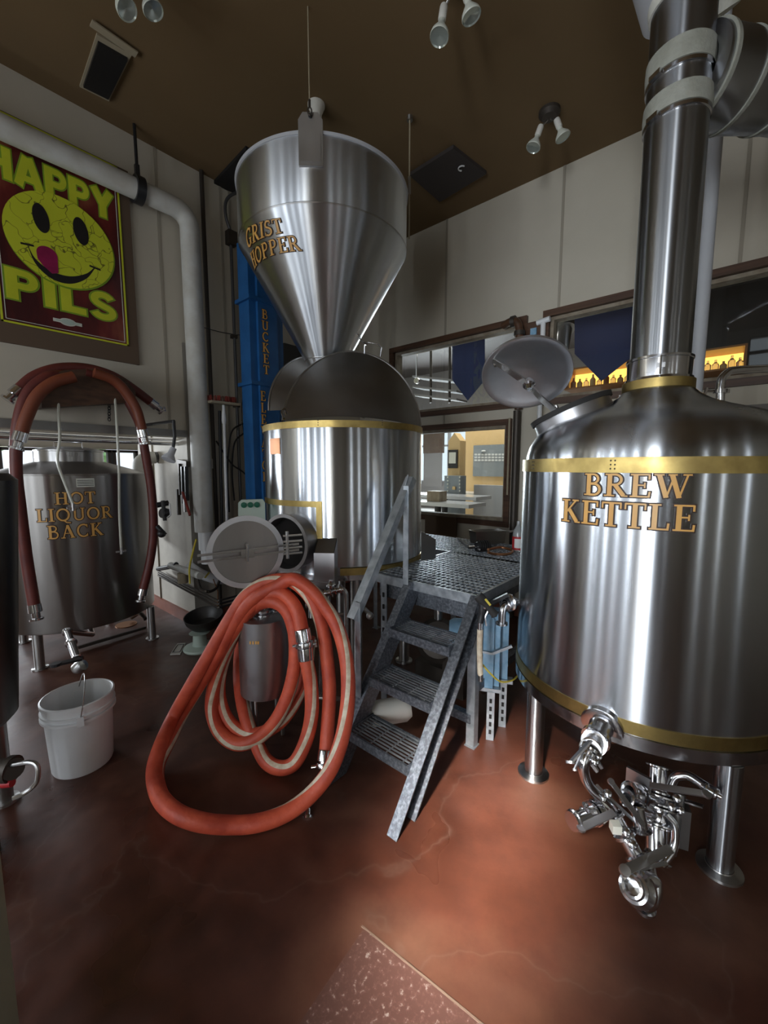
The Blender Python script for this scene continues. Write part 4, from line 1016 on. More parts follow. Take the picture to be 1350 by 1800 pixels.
def wallf(px, py): p = at(px, py, Y=pY); return p.x, p.z
def onwall(c, W, h, slope=0):
    return lambda s, t, o: V((c[0]+W*s, pY-.003-o, c[1]+h*t+slope*s))
def ell(mb, cx, cz, rx, rz, y, n=48, rot=0, th=.002):
    P = [(cx+rx*math.cos(a)*math.cos(rot)-rz*math.sin(a)*math.sin(rot), cz+rx*math.cos(a)*math.sin(rot)+rz*math.sin(a)*math.cos(rot)) for a in [2*PI*i/n for i in range(n)]]
    mb.prism(P, (0, y, 0), (1, 0, 0), (0, 0, 1), th)   # ex x ez = -Y -> towards the room
# letters first, face above
h0 = wallf(-22, 335); h1 = wallf(203, 405); hh = wallf(10, 258)[1]-wallf(10, 325)[1]
yb = (wallf(35, 328)[1]+wallf(185, 382)[1])/2
lettering('HAPPY', onwall((PX0-.025, yb), (wallf(200, 390)[0]-PX0+.03), wallf(50, 283)[1]-wallf(42, 333)[1]), po, name='poster_lettering', font=BLOCK, face='print_yellow', edge='print_green', gap=.02, lab='yellow letters HAPPY')
z_b = wallf(30, 525)[1]; z_b2 = wallf(190, 566)[1]
lettering('PILS', onwall((wallf(10, 520)[0], (z_b+z_b2)/2), wallf(206, 560)[0]-wallf(10, 520)[0], .20), po, name='poster_lettering', font=BLOCK, face='print_yellow', edge='print_green', gap=.06, lab='yellow letters PILS')
fx0 = wallf(4, 400)[0]; fx1 = wallf(199, 460)[0]; fz1 = wallf(80, 337)[1]; fz0 = wallf(150, 514)[1]
fcx, fcz, frx, frz = (fx0+fx1)/2, (fz0+fz1)/2, (fx1-fx0)/2, (fz1-fz0)/2
m = MB(); ell(m, fcx+.004, fcz-.006, frx*1.015, frz*1.015, pY-.010); m.build('face_edge', 'print_green', po, smooth=False)
m = MB(); ell(m, fcx, fcz, frx, frz, pY-.0125); fo = m.build('smiling_face', 'face_print', po, smooth=False)
for (px, py, rr, rz_) in ((71, 385, .045, .092), (141, 408, .045, .092)):
    c = wallf(px, py); m = MB(); ell(m, c[0], c[1], rr, rz_, pY-.0150, rot=.12); m.build('eye', 'print_black', fo, smooth=False)
cm = []
for px, py in ((47, 431), (62, 462), (90, 486), (122, 495), (150, 488), (166, 472)): cm.append(wallf(px, py))
mo = spline([V((x, 0, z)) for x, z in cm], 8); n = len(mo)
m = MB(); vs = []
for i, p in enumerate(mo):
    wdt = .006+.028*math.sin(PI*i/(n-1)); vs += [V((p.x, pY-.015, p.z+wdt)), V((p.x, pY-.015, p.z-wdt*.6)), V((p.x, pY-.013, p.z+wdt)), V((p.x, pY-.013, p.z-wdt*.6))]
m.add(vs, [[4*i, 4*i+4, 4*i+5, 4*i+1] for i in range(n-1)]+[[4*i, 4*i+2, 4*i+6, 4*i+4] for i in range(n-1)]+[[4*i+1, 4*i+5, 4*i+7, 4*i+3] for i in range(n-1)])
for c, s in ((cm[0], -1), (cm[-1], 1)): m.bar(V((c[0]-.035, pY-.015, c[1]+.004*s)), V((c[0]+.035, pY-.015, c[1]-.004*s)), .012, .003, up=(0, 1, 0))
m.build('mouth', 'print_black', fo, smooth=False)
tcx, tcz = wallf(82, 450)
m = MB(); P = [(tcx-.058, tcz-.0)]+[(tcx+.058*math.cos(a), tcz+.005+.052*math.sin(a)) for a in [PI-PI*i/16 for i in range(17)]]+[(tcx+.056, tcz-.10), (tcx+.02, tcz-.115), (tcx-.03, tcz-.075), (tcx-.055, tcz-.04)]
m.prism(P, (0, pY-.0165, 0), (1, 0, 0), (0, 0, 1), .0015); m.build('tongue', 'tongue', fo, smooth=False)
c = wallf(119, 567); m = MB(); m.box((c[0], pY-.006, c[1]), (.17, .004, .022)); ell(m, c[0], c[1], .05, .026, pY-.007, th=.003); lg_ = m.build('maker_label', 'print_white', po, smooth=False)
m = MB(); m.box((c[0], pY-.0100, c[1]), (.14, .002, .009)); ell(m, c[0], c[1], .040, .019, pY-.0105, th=.001); m.build('label_print', 'pale_green', lg_, smooth=False)

# ---------------- conduits, junction box, thin cable
cd = thing('electrical_conduit', (at(410, 600, Y=YL-.04).x, YL-.04, 0), 'dark vertical conduit with a grey junction box left of the grist hopper', 'conduit')
x = at(406, 430, Y=YL-.04).x
zj_ = at(406, 420, Y=YL-.04).z
MB().cyl((x, YL-.04, .4), (x, YL-.04, zj_), .014, 12).build('tube', 'conduit', cd)
m = MB().tube(spline([V((x, YL-.05, zj_+.05)), at(397, 380, Y=YL-.06), at(397, 355, Y=YL-.06), at(408, 342, Y=YL-.07), at(430, 335, Y=YL-.08)], 6), .014, 12); m.build('flex_tube', 'conduit', cd)
MB().box((x, YL-.05, zj_), (.085, .07, .12)).build('junction_box', 'dark_pipe', cd, smooth=False)
m = MB(); 
for zz in (2.1, 2.75): m.box((x, YL-.03, zz), (.05, .05, .03))
m.build('strap', 'dark_pipe', cd, smooth=False)
x2 = at(355, 330, Y=YL-.03).x
o = MB().cyl((x2, YL-.03, .0), (x2, YL-.03, CZ), .018, 12).build('drain_conduit', 'dark_pipe'); tag(o, 'dark vertical conduit just right of the thick white insulated pipe', 'conduit')
o = MB().tube(spline([at(352, 574, Y=YL-.07), at(385, 583, Y=YL-.03), at(410, 588, Y=YL-.02), at(436, 596, Y=YL-.05), at(434, 650, Y=YL-.05), at(425, 720, Y=YL-.04), at(432, 790, Y=YL-.03)], 8), .0035, 6).build('signal_wire', 'black_plastic'); tag(o, 'thin black wire looping from the white pipe to the blue elevator casing', 'wire')
# black cables looping by the elevator
cb_ = thing('cable_loops', at(410, 850, Y=YL-.06), 'black cables looping into the blue elevator casing behind the round door', 'cable')
for ctrl, nm in (([(446, 744), (425, 746), (408, 758), (402, 790), (400, 840), (403, 900)], 0), ([(446, 750), (428, 762), (412, 780), (408, 830), (412, 880)], 0), ([(440, 842), (425, 828), (410, 818), (396, 800), (380, 775)], 0)):
    MB().tube(spline([at(a, b, Y=YL-.08) for a, b in ctrl], 8), .008, 8).build('cable', 'black_rubber', cb_)
# ---------------- bucket elevator
be = thing('bucket_elevator', (2.30, 3.42, 0), 'tall bright blue casing lettered BUCKET ELEVATOR behind the central tun', 'grain elevator')
e0 = at(443, 700, Y=3.30); e1 = at(500, 700, Y=3.30)
xa, xb = e0.x, e1.x
MB().box(((xa+xb)/2, 3.38, 1.72), (xb-xa, .16, 3.44)).build('casing', 'blue_paint', be, smooth=False)
xc = at(457, 700, Y=3.28).x; xd = at(490, 700, Y=3.28).x
MB().box(((xc+xd)/2, 3.285, 1.72), (xd-xc, .03, 3.44)).build('front_leg', 'blue_paint', be, smooth=False)
m = MB()
for zz in (at(465, 676, Y=3.28).z, 2.95, .75): m.box(((xa+xb)/2, 3.37, zz), (xb-xa+.05, .23, .03))
m.build('flange', 'blue_paint', be, smooth=False)
def vt_text(txt, pa, pb, wd):
    n = len(txt); za = at(*pa, Y=3.268).z; zb_ = at(*pb, Y=3.268).z; stp = (za-zb_)/n; hgt = stp*.80
    xm = at(*pa, Y=3.268).x
    def f(u, v, o): return V((xm+u*wd, 3.269-o, za-hgt+v*hgt*1.0*(1/1.0)*stp/(1.22*hgt) if False else za-hgt+v*(stp/1.22)))
    return lettering(txt, f, be, vertical=True, thick=.002, lab='gold letters '+txt)
vt_text('BUCKET', (465, 545), (465, 661), .085)
vt_text('ELEVATOR', (462, 688), (462, 850), .075)
# dark box behind the elevator
o = MB().box(at(505, 640, Y=3.66)+V((.10, .05, -.02)), (.34, .2, .42)).build('control_cabinet', 'black_plastic', smooth=False); tag(o, 'black wall cabinet right of the blue elevator casing behind the hopper tip', 'cabinet')
# ---------------- broom and black pole leaning on the wall
br = thing('push_broom', at(400, 985, Y=3.55), 'white-handled broom standing head up with a dark red head left of the elevator', 'broom')
h = at(392, 708, Y=3.60); 
MB().cyl(at(402, 1020, Y=3.50), at(393, 712, Y=3.60), .013, 12).build('handle', 'white_plastic', br)
MB().lathe([(.001, 0), (.018, 0), (.022, .03), (.016, .10), (.013, .12)], at(394, 745, Y=3.60), (0, 0, 1), 16).build('socket', 'white_plastic', br)
MB().bar(at(368, 706, Y=3.60), at(418, 712, Y=3.60), .09, .02).build('head', 'tan', br, smooth=False)
m = MB(); random.seed(3)
a = at(368, 703, Y=3.60); b = at(416, 708, Y=3.60)
for i in range(60):
    p = a.lerp(b, random.random())+V((0, random.uniform(-.035, .035), 0)); m.cyl(p, p+V((random.uniform(-.008, .008), random.uniform(-.01, .01), .045)), .004, 5)
br_ = m.build('bristles', 'mop_red', br)
br_['kind'] = 'stuff'
o = MB().cyl(at(392, 1010, Y=3.66), at(386, 722, Y=3.70), .014, 10).build('black_pole', 'black_plastic'); tag(o, 'long black pole leaning on the wall beside the white broom handle', 'pole')
o = MB().box(at(368, 815, Y=YL-.03), (.05, .04, .09)).build('wall_switch', 'card', smooth=False); tag(o, 'small pinkish box on the wall right of the thick white pipe', 'switch box')
# ---------------- control box with three dials, behind the round door
c = at(442, 892, d=2.75)
cbx = thing('pump_control_box', (c.x, c.y, c.z-.06), 'pale box with three round green dials peeking above the open round door', 'control box')
dn2 = V((O.x-c.x, O.y-c.y, 0)).normalized(); sx_ = V((-dn2.y, dn2.x, 0)); sx_ = sx_ if sx_.dot(RT) > 0 else -sx_
Wb = .088
poly = [(-Wb, -.12), (Wb, -.12), (Wb, .03), (Wb*.86, .052), (-Wb*.70, .052), (-Wb*.95, .03)]
MB().prism(poly, c, sx_, UP, .05 if sx_.cross(UP).dot(dn2) < 0 else -.05).build('housing', 'pale_green', cbx, smooth=False)
for dx in (-.042, 0, .042):
    q_ = c+sx_*(dx-.006)+UP*.018+dn2*.001
    MB().lathe([(.001, .0), (.019, .0), (.019, .006), (.001, .008)], q_, dn2, 20).build('dial', 'green_dial', cbx)
MB().cyl((c.x-dn2.x*.02, c.y-dn2.y*.02, 0), c-dn2*.02-UP*.1, .02, 12).build('stand_post', 'dark_pipe', cbx)

# ---------------- pipes and brackets along the return wall
wp = thing('wall_pipe_run', at(330, 1020, X=JX-.1), 'dark pipes and pipe rack low on the white wall behind the round door', 'pipes')
MB().tube(spline([at(278, 1000, X=JX-.1), at(300, 996, X=JX-.1), at(310, 992, X=JX-.1)], 4), .022, 14).build('black_pipe', 'black_plastic', wp)
m = MB().tube([at(300, 994, X=JX-.1), at(352, 1012, X=JX-.1)], .032, 18); m.build('white_pipe', 'pipe_white', wp)
MB().lathe([(.001, 0), (.045, 0), (.045, .09), (.001, .09)], at(322, 1024, X=JX-.12), (0, 0, 1), 18).build('brown_can', 'tan', wp)
m = MB(); 
for dy, off in ((0, 0), (6, .03), (12, .06)):
    m.tube([at(278, 1004+dy*.6, X=JX-.06-off), at(383, 1056+dy, X=JX-.04-off), at(384, 1056+dy, X=JX-.04-off), at(445, 1040+dy, Y=YL-.30+off)], .009, 8)
m.build('copper_lines', 'dark_pipe', wp)
m = MB(); m.tube([at(375, 1018, Y=YL-.2), at(383, 1040, Y=YL-.2), at(383, 1066, Y=YL-.2)], .005, 6); m.build('bracket_rod', 'copper', wp)
m = MB().tube(spline([at(347, 1016, X=JX-.08), at(352, 1034, X=JX-.08), at(366, 1040, X=JX-.06), at(380, 1034, Y=YL-.2), at(386, 1020, Y=YL-.2)], 6), .013, 10); m.build('loop_pipe', 'dark_pipe', wp)
yc = thing('yellow_rope', at(335, 1020, X=JX-.17), 'yellow cord hanging beside the thick white pipe down to the wall pipes', 'rope')
MB().tube(spline([at(345, 948, X=JX-.16), at(338, 975, X=JX-.17), at(333, 1000, X=JX-.17), at(334, 1026, X=JX-.17)], 6), .008, 8).build('cord', 'yellow', yc)
o = MB().bar(at(368, 1006, Y=PY-.09), at(360, 1016, Y=PY-.09), .02, .006).build('yellow_strap', 'yellow', smooth=False); tag(o, 'short yellow strap end on the white pipe elbow left of the round door', 'strap')
# black valves sticking out right of the liquor tank
bv = thing('wall_valve_pair', at(282, 925, d=2.95), 'black lever valves on the wall just right of the hanging hose end', 'valves')
m = MB(); m.cyl(at(276, 888, d=3.0), at(296, 884, d=3.05), .02, 12); m.lathe([(.001, 0), (.035, .0), (.04, .02), (.035, .05), (.001, .05)], at(284, 902, d=3.0), (.8, .2, -.1), 14); m.cyl(at(286, 880, d=3.0), at(290, 915, d=3.0), .014, 10); m.build('valve_body', 'black_plastic', bv)
m = MB(); m.cyl(at(276, 925, d=2.95), at(290, 940, d=2.95), .016, 12); m.ball(at(284, 938, d=2.95), .03, 12); m.build('valve_knob', 'black_plastic', bv)
o = MB().tube([at(298, 885, d=3.02), at(300, 905, d=3.02), at(290, 912, d=3.0)], .006, 8).build('wire_loop', 'white_plastic', bv)
# silver spiral duct, ceiling rail and flood lamp above the liquor tank
sd = thing('spiral_duct', (.7, 4.35, 1.66), 'shiny silver ducts and rails running behind the liquor tank top', 'duct')
a = at(-20, 757, Y=4.05); b = at(335, 776, Y=4.05)
MB().cyl(V((a.x-.3, 4.05, 1.756)), V((JX, 4.05, 1.756)), .012, 12).build('upper_rail', 'steel_polished', sd)
MB().cyl(V((a.x-.3, 4.0, 1.718)), V((JX, 4.0, 1.718)), .019, 14).build('silver_pipe', 'steel_polished', sd)
m = MB(); P = []; N = 60; xs = at(272, 795, Y=4.5).x
pts = [V((xs+(JX-xs)*i/N, 4.5, 1.60)) for i in range(N+1)]; m.tube(pts, [.050+(.006 if i % 4 < 2 else 0) for i in range(N+1)], 20); m.build('ribbed_duct', 'steel_polished', sd)
MB().tube(spline([V((xs, 4.5, 1.6)), V((xs-.1, 4.52, 1.58)), V((xs-.14, 4.55, 1.45)), V((xs-.14, 4.55, .8))], 6), .06, 20).build('white_duct', 'pipe_white', sd)
o = thing('flood_lamp', at(296, 800, d=3.1), 'small grey flood lamp hanging below the silver duct beside the white pipe', 'lamp')
MB().tube([V((at(307, 768, d=3.1).x, YL-.001, SOF+.08)), V((at(307, 768, d=3.1).x, at(307, 768, d=3.1).y, SOF+.07)), at(307, 768, d=3.1), at(304, 790, d=3.1)], .012, 10).build('arm', 'black_plastic', o)
MB().lathe([(.001, 0), (.022, .0), (.025, .05), (.05, .09), (.05, .10), (.001, .10)], at(305, 788, d=3.1), (at(294, 812, d=3.05)-at(305, 788, d=3.1)), 18).build('lamp_head', 'duct_grey', o)
o = thing('clipboard_rack', at(323, 850, X=JX-.05), 'rack of dark and red tools hanging on the white wall beside the thick pipe', 'tool rack')
m = MB(); m.bar(at(313, 812, X=JX-.03), at(330, 816, X=JX-.03), .03, .05); m.build('rail', 'dark_pipe', o, smooth=False)
for i, (x_, y0_, y1_, mm_) in enumerate(((316, 815, 870, 'dark_pipe'), (321, 820, 885, 'black_plastic'), (327, 820, 880, 'black_plastic'), (313, 860, 905, 'dark_pipe'), (325, 870, 900, 'steel_dull'))):
    MB().bar(at(x_, y0_, X=JX-.05), at(x_+2, y1_, X=JX-.05), .03, .02).build('tool', mm_, o, smooth=False)
MB().cyl(at(321, 865, X=JX-.08), at(334, 906, X=JX-.08), .012, 8).build('red_handle', 'mop_red', o)

# ================================================================ HANGING HOSES OVER THE LIQUOR TANK
HYp = 3.58
hb = thing('hose_hanger', (at(130, 665, Y=YL-.1).x, YL, at(130, 665, Y=YL-.1).z), 'dark wooden saddle on the left wall carrying the hanging dark red hoses', 'hose rack')
P = [at(x, y, Y=YL-.1) for x, y in ((62, 718), (60, 670), (100, 654), (150, 652), (205, 668), (222, 690), (222, 708))]
P2 = [V((p.x, YL-.001, p.z)) for p in P]; n = len(P)
m = MB(); m.add([V((p.x, YL-.30, p.z-.015)) for p in P]+P2, [list(range(n)), list(range(n, 2*n))[::-1]]+[[i, (i+1) % n, n+(i+1) % n, n+i] for i in range(n)]); m.build('saddle', 'wood_trim', hb, smooth=False)
def coup(parent, p, q, r, name='coupling'):
    p = V(p); q = V(q); d = (q-p).normalized(); L = (q-p).length
    m = MB().lathe([(.001, 0), (r*1.08, 0), (r*1.12, L*.5), (r*.7, L*.55), (r*.7, L*.85), (r*1.15, L*.88), (r*1.15, L), (.001, L)], p, d, 20)
    m.ball(p+d*L*.9+V((r*.8, 0, 0)), r*.3, 8); return m.build(name, 'steel_polished', parent)
def hose(name, label, ctrl, r, mt, Y=HYp, mats=None, stripe=None, ends=((1, 1)), depth=None, n=16):
    t = thing(name, at(*ctrl[len(ctrl)//2][:2], Y=Y), label, 'hose')
    P = spline([at(c[0], c[1], Y=(c[2] if len(c) > 2 else Y)) for c in ctrl], 8)
    MB().tube(P, r, n, stripe=stripe, twist=2.0 if stripe else 0).build('tube', mats or mt, t)
    if ends[0]: coup(t, P[0], P[0]+(P[0]-P[1]).normalized()*r*3.2, r)
    if ends[1]: coup(t, P[-1], P[-1]+(P[-1]-P[-2]).normalized()*r*3.2, r)
    return t
hose('transfer_hose', 'dark red hose lying over the top of the wall saddle, ends pointing outward', [(35, 683), (60, 662), (95, 649), (130, 646), (165, 650), (200, 662), (235, 684), (264, 706)], .034, None, Y=3.61, mats=['hose_dark', 'hose_white'], stripe=(9,))
hose('transfer_hose', 'dark hose hanging in front of the liquor tank left of its lettering', [(120, 660, 3.56), (85, 662), (50, 690), (32, 745), (28, 820), (36, 900), (48, 990), (60, 1062, 3.5)], .034, None, Y=3.53, mats=['hose_dark', 'hose_white'], stripe=(4,), ends=(0, 1))
hose('transfer_hose', 'brown end of hose hanging left of the tank hatch with a steel coupling', [(130, 662), (95, 672), (66, 695), (48, 730), (38, 760)], .036, 'hose_brown', Y=3.45, ends=(0, 1))
hose('transfer_hose', 'dark red hose with two couplings hanging right of the tank lettering', [(150, 655), (190, 668), (215, 690), (236, 725), (247, 752), (256, 800), (266, 860), (270, 930), (264, 985), (252, 1035)], .032, None, Y=3.53, mats=['hose_dark', 'hose_white'], stripe=(12,), ends=(0, 1))
hose('transfer_hose', 'brown hose hanging from the right side of the saddle to its coupling', [(165, 655), (200, 668), (222, 690), (240, 720), (250, 755)], .034, None, Y=3.45, mats=['hose_brown', 'hose_white'], stripe=(8,), ends=(0, 1))
def thin(name, lab, ctrl, Y, r=.0085):
    t = thing(name, at(*ctrl[0], Y=Y), lab, 'tube')
    P = spline([at(c[0], c[1], Y=(Y if k > 3 else 3.68-.06*k)) for k, c in enumerate(ctrl)], 8); MB().tube(P, r, 8).build('tube', 'tube_clear', t)
    m = MB(); m.cyl(P[-1], P[-1]-V((0, 0, .05)), .010, 10); m.bar(P[-1]+V((-.035, 0, -.03)), P[-1]+V((.03, 0, -.03)), .012, .012); m.build('nozzle', 'steel_dull', t)
thin('clear_tube', 'thin pale tube hanging crookedly over the HOT lettering', [(150, 659), (120, 662), (104, 680), (103, 720), (105, 770), (101, 800), (103, 820), (115, 852), (128, 885)], 3.39)
thin('clear_tube', 'thin pale tube hanging straight over the right end of LIQUOR', [(150, 659), (178, 664), (198, 678), (203, 710), (206, 760), (209, 820), (210, 900), (213, 962)], 3.39)
o = thing('chain_hook', at(192, 735, Y=YL-.02), 'short black chain hook hanging on the wall under the saddle', 'hook')
m = MB()
for i in range(6):
    p = at(192, 713+i*4.8, Y=YL-.03); m.tube([p+V((.009*math.cos(a), 0 if i % 2 else .009*math.cos(a), .014*math.sin(a))) for a in [2*PI*k/10 for k in range(10)]], .003, 6, closed=True)
m.build('chain', 'black_plastic', o)
# ================================================================ PLATFORM AND STAIRS
PZ = .85; PX = 1.85; PYa, PYb = .965, 1.66
pf = thing('work_platform', ((PX+3.3)/2, (PYa+PYb)/2, 0), 'galvanised grating platform between the central tun and the brew kettle', 'platform')
GX1 = 3.30
m = MB()
def grate(m, x0, x1, y0, y1):
    n = int((y1-y0)/.032)
    for i in range(n+1): m.box(((x0+x1)/2, y0+(y1-y0)*i/n, PZ-.006), (x1-x0, .0045, .012))
    n = int((x1-x0)/.05)
    for i in range(n+1): m.box((x0+(x1-x0)*i/n, (y0+y1)/2, PZ-.006), (.006, y1-y0, .012))
grate(m, PX+.01, 2.72, PYa+.01, PYb); grate(m, 2.72, GX1, PYa+.01, 2.55)
m.build('grating', 'galvanised', pf, smooth=False)
m = MB()
m.box((PX, (PYa+PYb)/2, PZ-.024), (.014, PYb-PYa, .052)); m.box(((PX+GX1)/2, PYa, PZ-.024), (GX1-PX, .014, .052)); m.box(((PX+2.72)/2, PYb, PZ-.024), (2.72-PX, .014, .052)); m.box((2.72, 2.1, PZ-.024), (.014, .9, .052)); m.box(((2.72+GX1)/2, 2.55, PZ-.024), (GX1-2.72, .014, .052))
m.build('edge_bar', 'galvanised', pf, smooth=False)
m = MB()
m.box((PX+.045, (PYa+PYb)/2, PZ-.10), (.012, PYb-PYa, .10)); m.box((PX+.07, (PYa+PYb)/2, PZ-.055), (.05, PYb-PYa, .010)); m.box(((PX+GX1)/2, PYa+.03, PZ-.085), (GX1-PX-.06, .012, .07)); m.box(((PX+GX1)/2, PYb-.03, PZ-.085), (GX1-PX-.06, .012, .07))
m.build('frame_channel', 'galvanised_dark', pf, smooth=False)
def angle_leg(x, y, sx, sy, h):
    m = MB(); m.box((x, y+sy*.022, h/2+.003), (.005, .045, h-.006)); m.box((x+sx*.022, y, h/2+.003), (.045, .005, h-.006)); m.box((x+sx*.02, y+sy*.02, .003), (.06, .06, .006)); return m
for (x, y, sx, sy) in ((PX+.02, PYa+.012, 1, 1), (PX+.02, PYb-.03, 1, -1), (2.7, PYa+.012, 1, 1), (2.7, PYb-.03, 1, -1), (3.26, PYa+.012, -1, 1), (3.26, 2.5, -1, -1), (2.76, 2.5, 1, -1)):
    lg = angle_leg(x, y, sx, sy, PZ-.05).build('leg', 'galvanised', pf, smooth=False)
m = MB()
for i in range(9): m.box((PX+.013, PYb-.052, .12+i*.075), (.006, .012, .028))
m.build('slots', 'dark_void', pf, smooth=False)
m = MB().bar((PX+.03, PYa+.03, .33), (PX+.9, PYa+.03, .33), .04, .05); m.bar((PX+.03, PYb-.03, .16), (PX+.03, PYa+.03, .16), .04, .05); m.build('brace', 'galvanised_dark', pf, smooth=False)

SX0, SX1 = 1.235, 1.87; SYa, SYb = .985, 1.37
srs = thing('metal_stairs', ((SX0+SX1)/2, (SYa+SYb)/2, 0), 'steep galvanised three-step stairs with bar-grating treads and one handrail', 'stairs')
sd_ = V((SX1-SX0, 0, PZ-.03)).normalized()
nrm = V((-sd_.z, 0, sd_.x))
def channel(y, s):
    m = MB(); p = V((SX0, y, .0)); q = V((SX1, y, PZ-.03))
    def sheet(o0, o1, y0, y1):
        a = [p+nrm*o0, p+nrm*o1]; 
        def ext(pt): # slide to floor
            return pt-sd_*(pt.z/sd_.z)
        A0, A1 = ext(p+nrm*o0), ext(p+nrm*o1); B0, B1 = q+nrm*o0, q+nrm*o1
        vs = [V((k.x, yy, k.z+(.001))) for yy in (y0, y1) for k in (A0, A1, B1, B0)]
        m.add(vs, [(0, 1, 2, 3), (7, 6, 5, 4), (0, 4, 5, 1), (1, 5, 6, 2), (2, 6, 7, 3), (3, 7, 4, 0)])
    W = .052
    sheet(-W, W, y, y+.006*s); sheet(W-.006, W, y, y-.045*s); sheet(-W, -W+.006, y, y-.045*s)
    return m
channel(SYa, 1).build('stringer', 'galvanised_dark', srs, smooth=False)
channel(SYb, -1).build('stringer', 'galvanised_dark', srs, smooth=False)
for k in range(3):
    z = .212*(k+1)+.0; xc_ = SX0+(SX1-SX0)*z/PZ+.012; dep = .185
    tr = MB()
    tr.box((xc_-dep/2, (SYa+SYb)/2, z-.016), (.010, SYb-SYa-.006, .045)); tr.box((xc_+dep/2, (SYa+SYb)/2, z-.016), (.008, SYb-SYa-.006, .034))
    for y in (SYa+.008, SYb-.008): tr.box((xc_, y, z-.02), (dep, .006, .06))
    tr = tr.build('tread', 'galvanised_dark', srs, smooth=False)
    m = MB(); nb = 9
    for i in range(nb): m.box((xc_-dep/2+dep*(i+.5)/nb, (SYa+SYb)/2, z-.004), (.006, SYb-SYa-.012, .006))
    for j in range(4): m.box((xc_, SYa+(SYb-SYa)*(j+.5)/4, z-.004), (dep, .005, .006))
    m.build('tread_bars', 'galvanised', tr, smooth=False)
# handrail: two posts and a sloping angle rail
rl = MB(); r0 = at(612, 1087, d=1.99); hy = SYb+.045
def Ypt(px, py): return at(px, py, Y=hy)
r0 = Ypt(616, 1087); r1 = Ypt(720, 838)
rdv = (r1-r0).normalized(); rn = V((-rdv.z, 0, rdv.x))
rl.bar(r0, r1, .050, .006, up=rn); rl.bar(r0-rn*.02+V((0, -.022, 0)), r1-rn*.02+V((0, -.022, 0)), .005, .04, up=rn)
rail = rl.build('handrail', 'galvanised', srs, smooth=False)
pb = Ypt(712, 1092)
pt = r0+(r1-r0)*((pb.x-r0.x)/(r1.x-r0.x))
m = MB(); m.box((pb.x, hy, (pb.z-.1+pt.z)/2), (.036, .006, pt.z-pb.z+.1)); m.box((pb.x-.016, hy-.016, (pb.z-.1+pt.z)/2), (.006, .036, pt.z-pb.z+.1)); m.build('rail_post', 'galvanised', srs, smooth=False)
q0 = Ypt(629, 1080); q0t = r0+(r1-r0)*((q0.x-r0.x)/(r1.x-r0.x)); zb0 = .12
m = MB(); m.box((q0.x, hy, (zb0+q0t.z)/2), (.036, .006, q0t.z-zb0)); m.box((q0.x-.016, hy-.016, (zb0+q0t.z)/2), (.006, .036, q0t.z-zb0)); m.build('rail_post', 'galvanised', srs, smooth=False)
g = [r1+rn*.02, V((r1.x+.005, hy, r1.z-.12)), r1-rdv*.13-rn*.01]
m = MB(); m.add([p+V((0, -.004, 0)) for p in g]+[p+V((0, .004, 0)) for p in g], [(0, 1, 2), (5, 4, 3), (0, 3, 4, 1), (1, 4, 5, 2), (2, 5, 3, 0)]); m.build('gusset_plate', 'galvanised', srs, smooth=False)

# ================================================================ THINGS ON THE PLATFORM
def onp(px, py, dz=0): return at(px, py, z=PZ+dz)
c = onp(864, 957)
t = thing('steel_pan', (c.x, c.y, PZ), 'rectangular steel pan standing on the platform below the window', 'pan')
a = onp(836, 958); b = onp(890, 955); ex = (b-a); W = ex.length; ex.normalize(); ey = UP.cross(ex); ey = ey if ey.dot(FW) > 0 else -ey
m = MB(); hgt = at(864, 935, X=c.x).z-PZ; hgt = .11
o_ = a+V((0, 0, .001)); q = [o_, o_+ex*W, o_+ex*W+ey*.13, o_+ey*.13]; mid_ = sum(q, V())/4
inn = [mid_+(p-mid_)*.90 for p in q]; top_ = [p+UP*hgt for p in q]; tf = [mid_+(p-mid_)*1.10+UP*hgt for p in q]; it = [mid_+(p-mid_)*.97+UP*hgt for p in q]; ib = [mid_+(p-mid_)*.87+UP*.005 for p in q]
vs = inn+top_+tf+it+ib
fs = [(0, 1, 2, 3)]
for i in range(4):
    j = (i+1) % 4; fs += [(i, j, 4+j, 4+i), (4+i, 4+j, 8+j, 8+i), (8+i, 8+j, 12+j, 12+i), (12+i, 12+j, 16+j, 16+i)]
fs.append((16, 17, 18, 19)); m.add(vs, fs); m.build('pan_body', 'steel_dull', t, smooth=False)
m = MB().bar(tf[1]+ex*.0-UP*.01, tf[1]+ex*.07-UP*.004, .05, .008); m.build('handle', 'steel_dull', t, smooth=False)
c = onp(848, 970)
t = thing('small_pump', (c.x, c.y, PZ), 'small black pump body with round fittings lying on the grating before the pan', 'pump')
m = MB().lathe([(.001, 0), (.034, 0), (.040, .02), (.040, .09), (.034, .11), (.001, .11)], c+UP*.042-ex*.055, ex, 20); m.build('motor', 'black_plastic', t)
m = MB()
for i in range(5): m.lathe([(.034, .02+i*.018), (.045, .02+i*.018), (.045, .026+i*.018), (.034, .026+i*.018)], c+UP*.046-ex*.055, ex, 20)
m.build('fins', 'black_rubber', t)
MB().cyl(c+UP*.04-ex*.12, c+UP*.04-ex*.05, .012, 12).build('inlet', 'steel_polished', t)
o = thing('pink_tube', onp(890, 968), 'pinkish flexible tube curled on the grating beside the black pump', 'tube')
MB().tube(spline([onp(858, 966, .03), onp(880, 962, .02), onp(900, 968, .012), onp(893, 974, .012), onp(870, 974, .012), onp(858, 971, .03)], 8), .010, 10).build('tube', 'copper', o)
o = thing('pink_tube', onp(818, 962), 'thin grey tube lying on the grating left of the black pump', 'tube')
MB().tube(spline([onp(806, 948, .008), onp(820, 958, .008), onp(836, 963, .02), onp(843, 966, .035)], 8), .007, 8).build('tube', 'dining_grey', o); o.name = 'grey_tube'; ORG['grey_tube'] = ORG.get('pink_tube.001', V())
c = onp(910, 968)
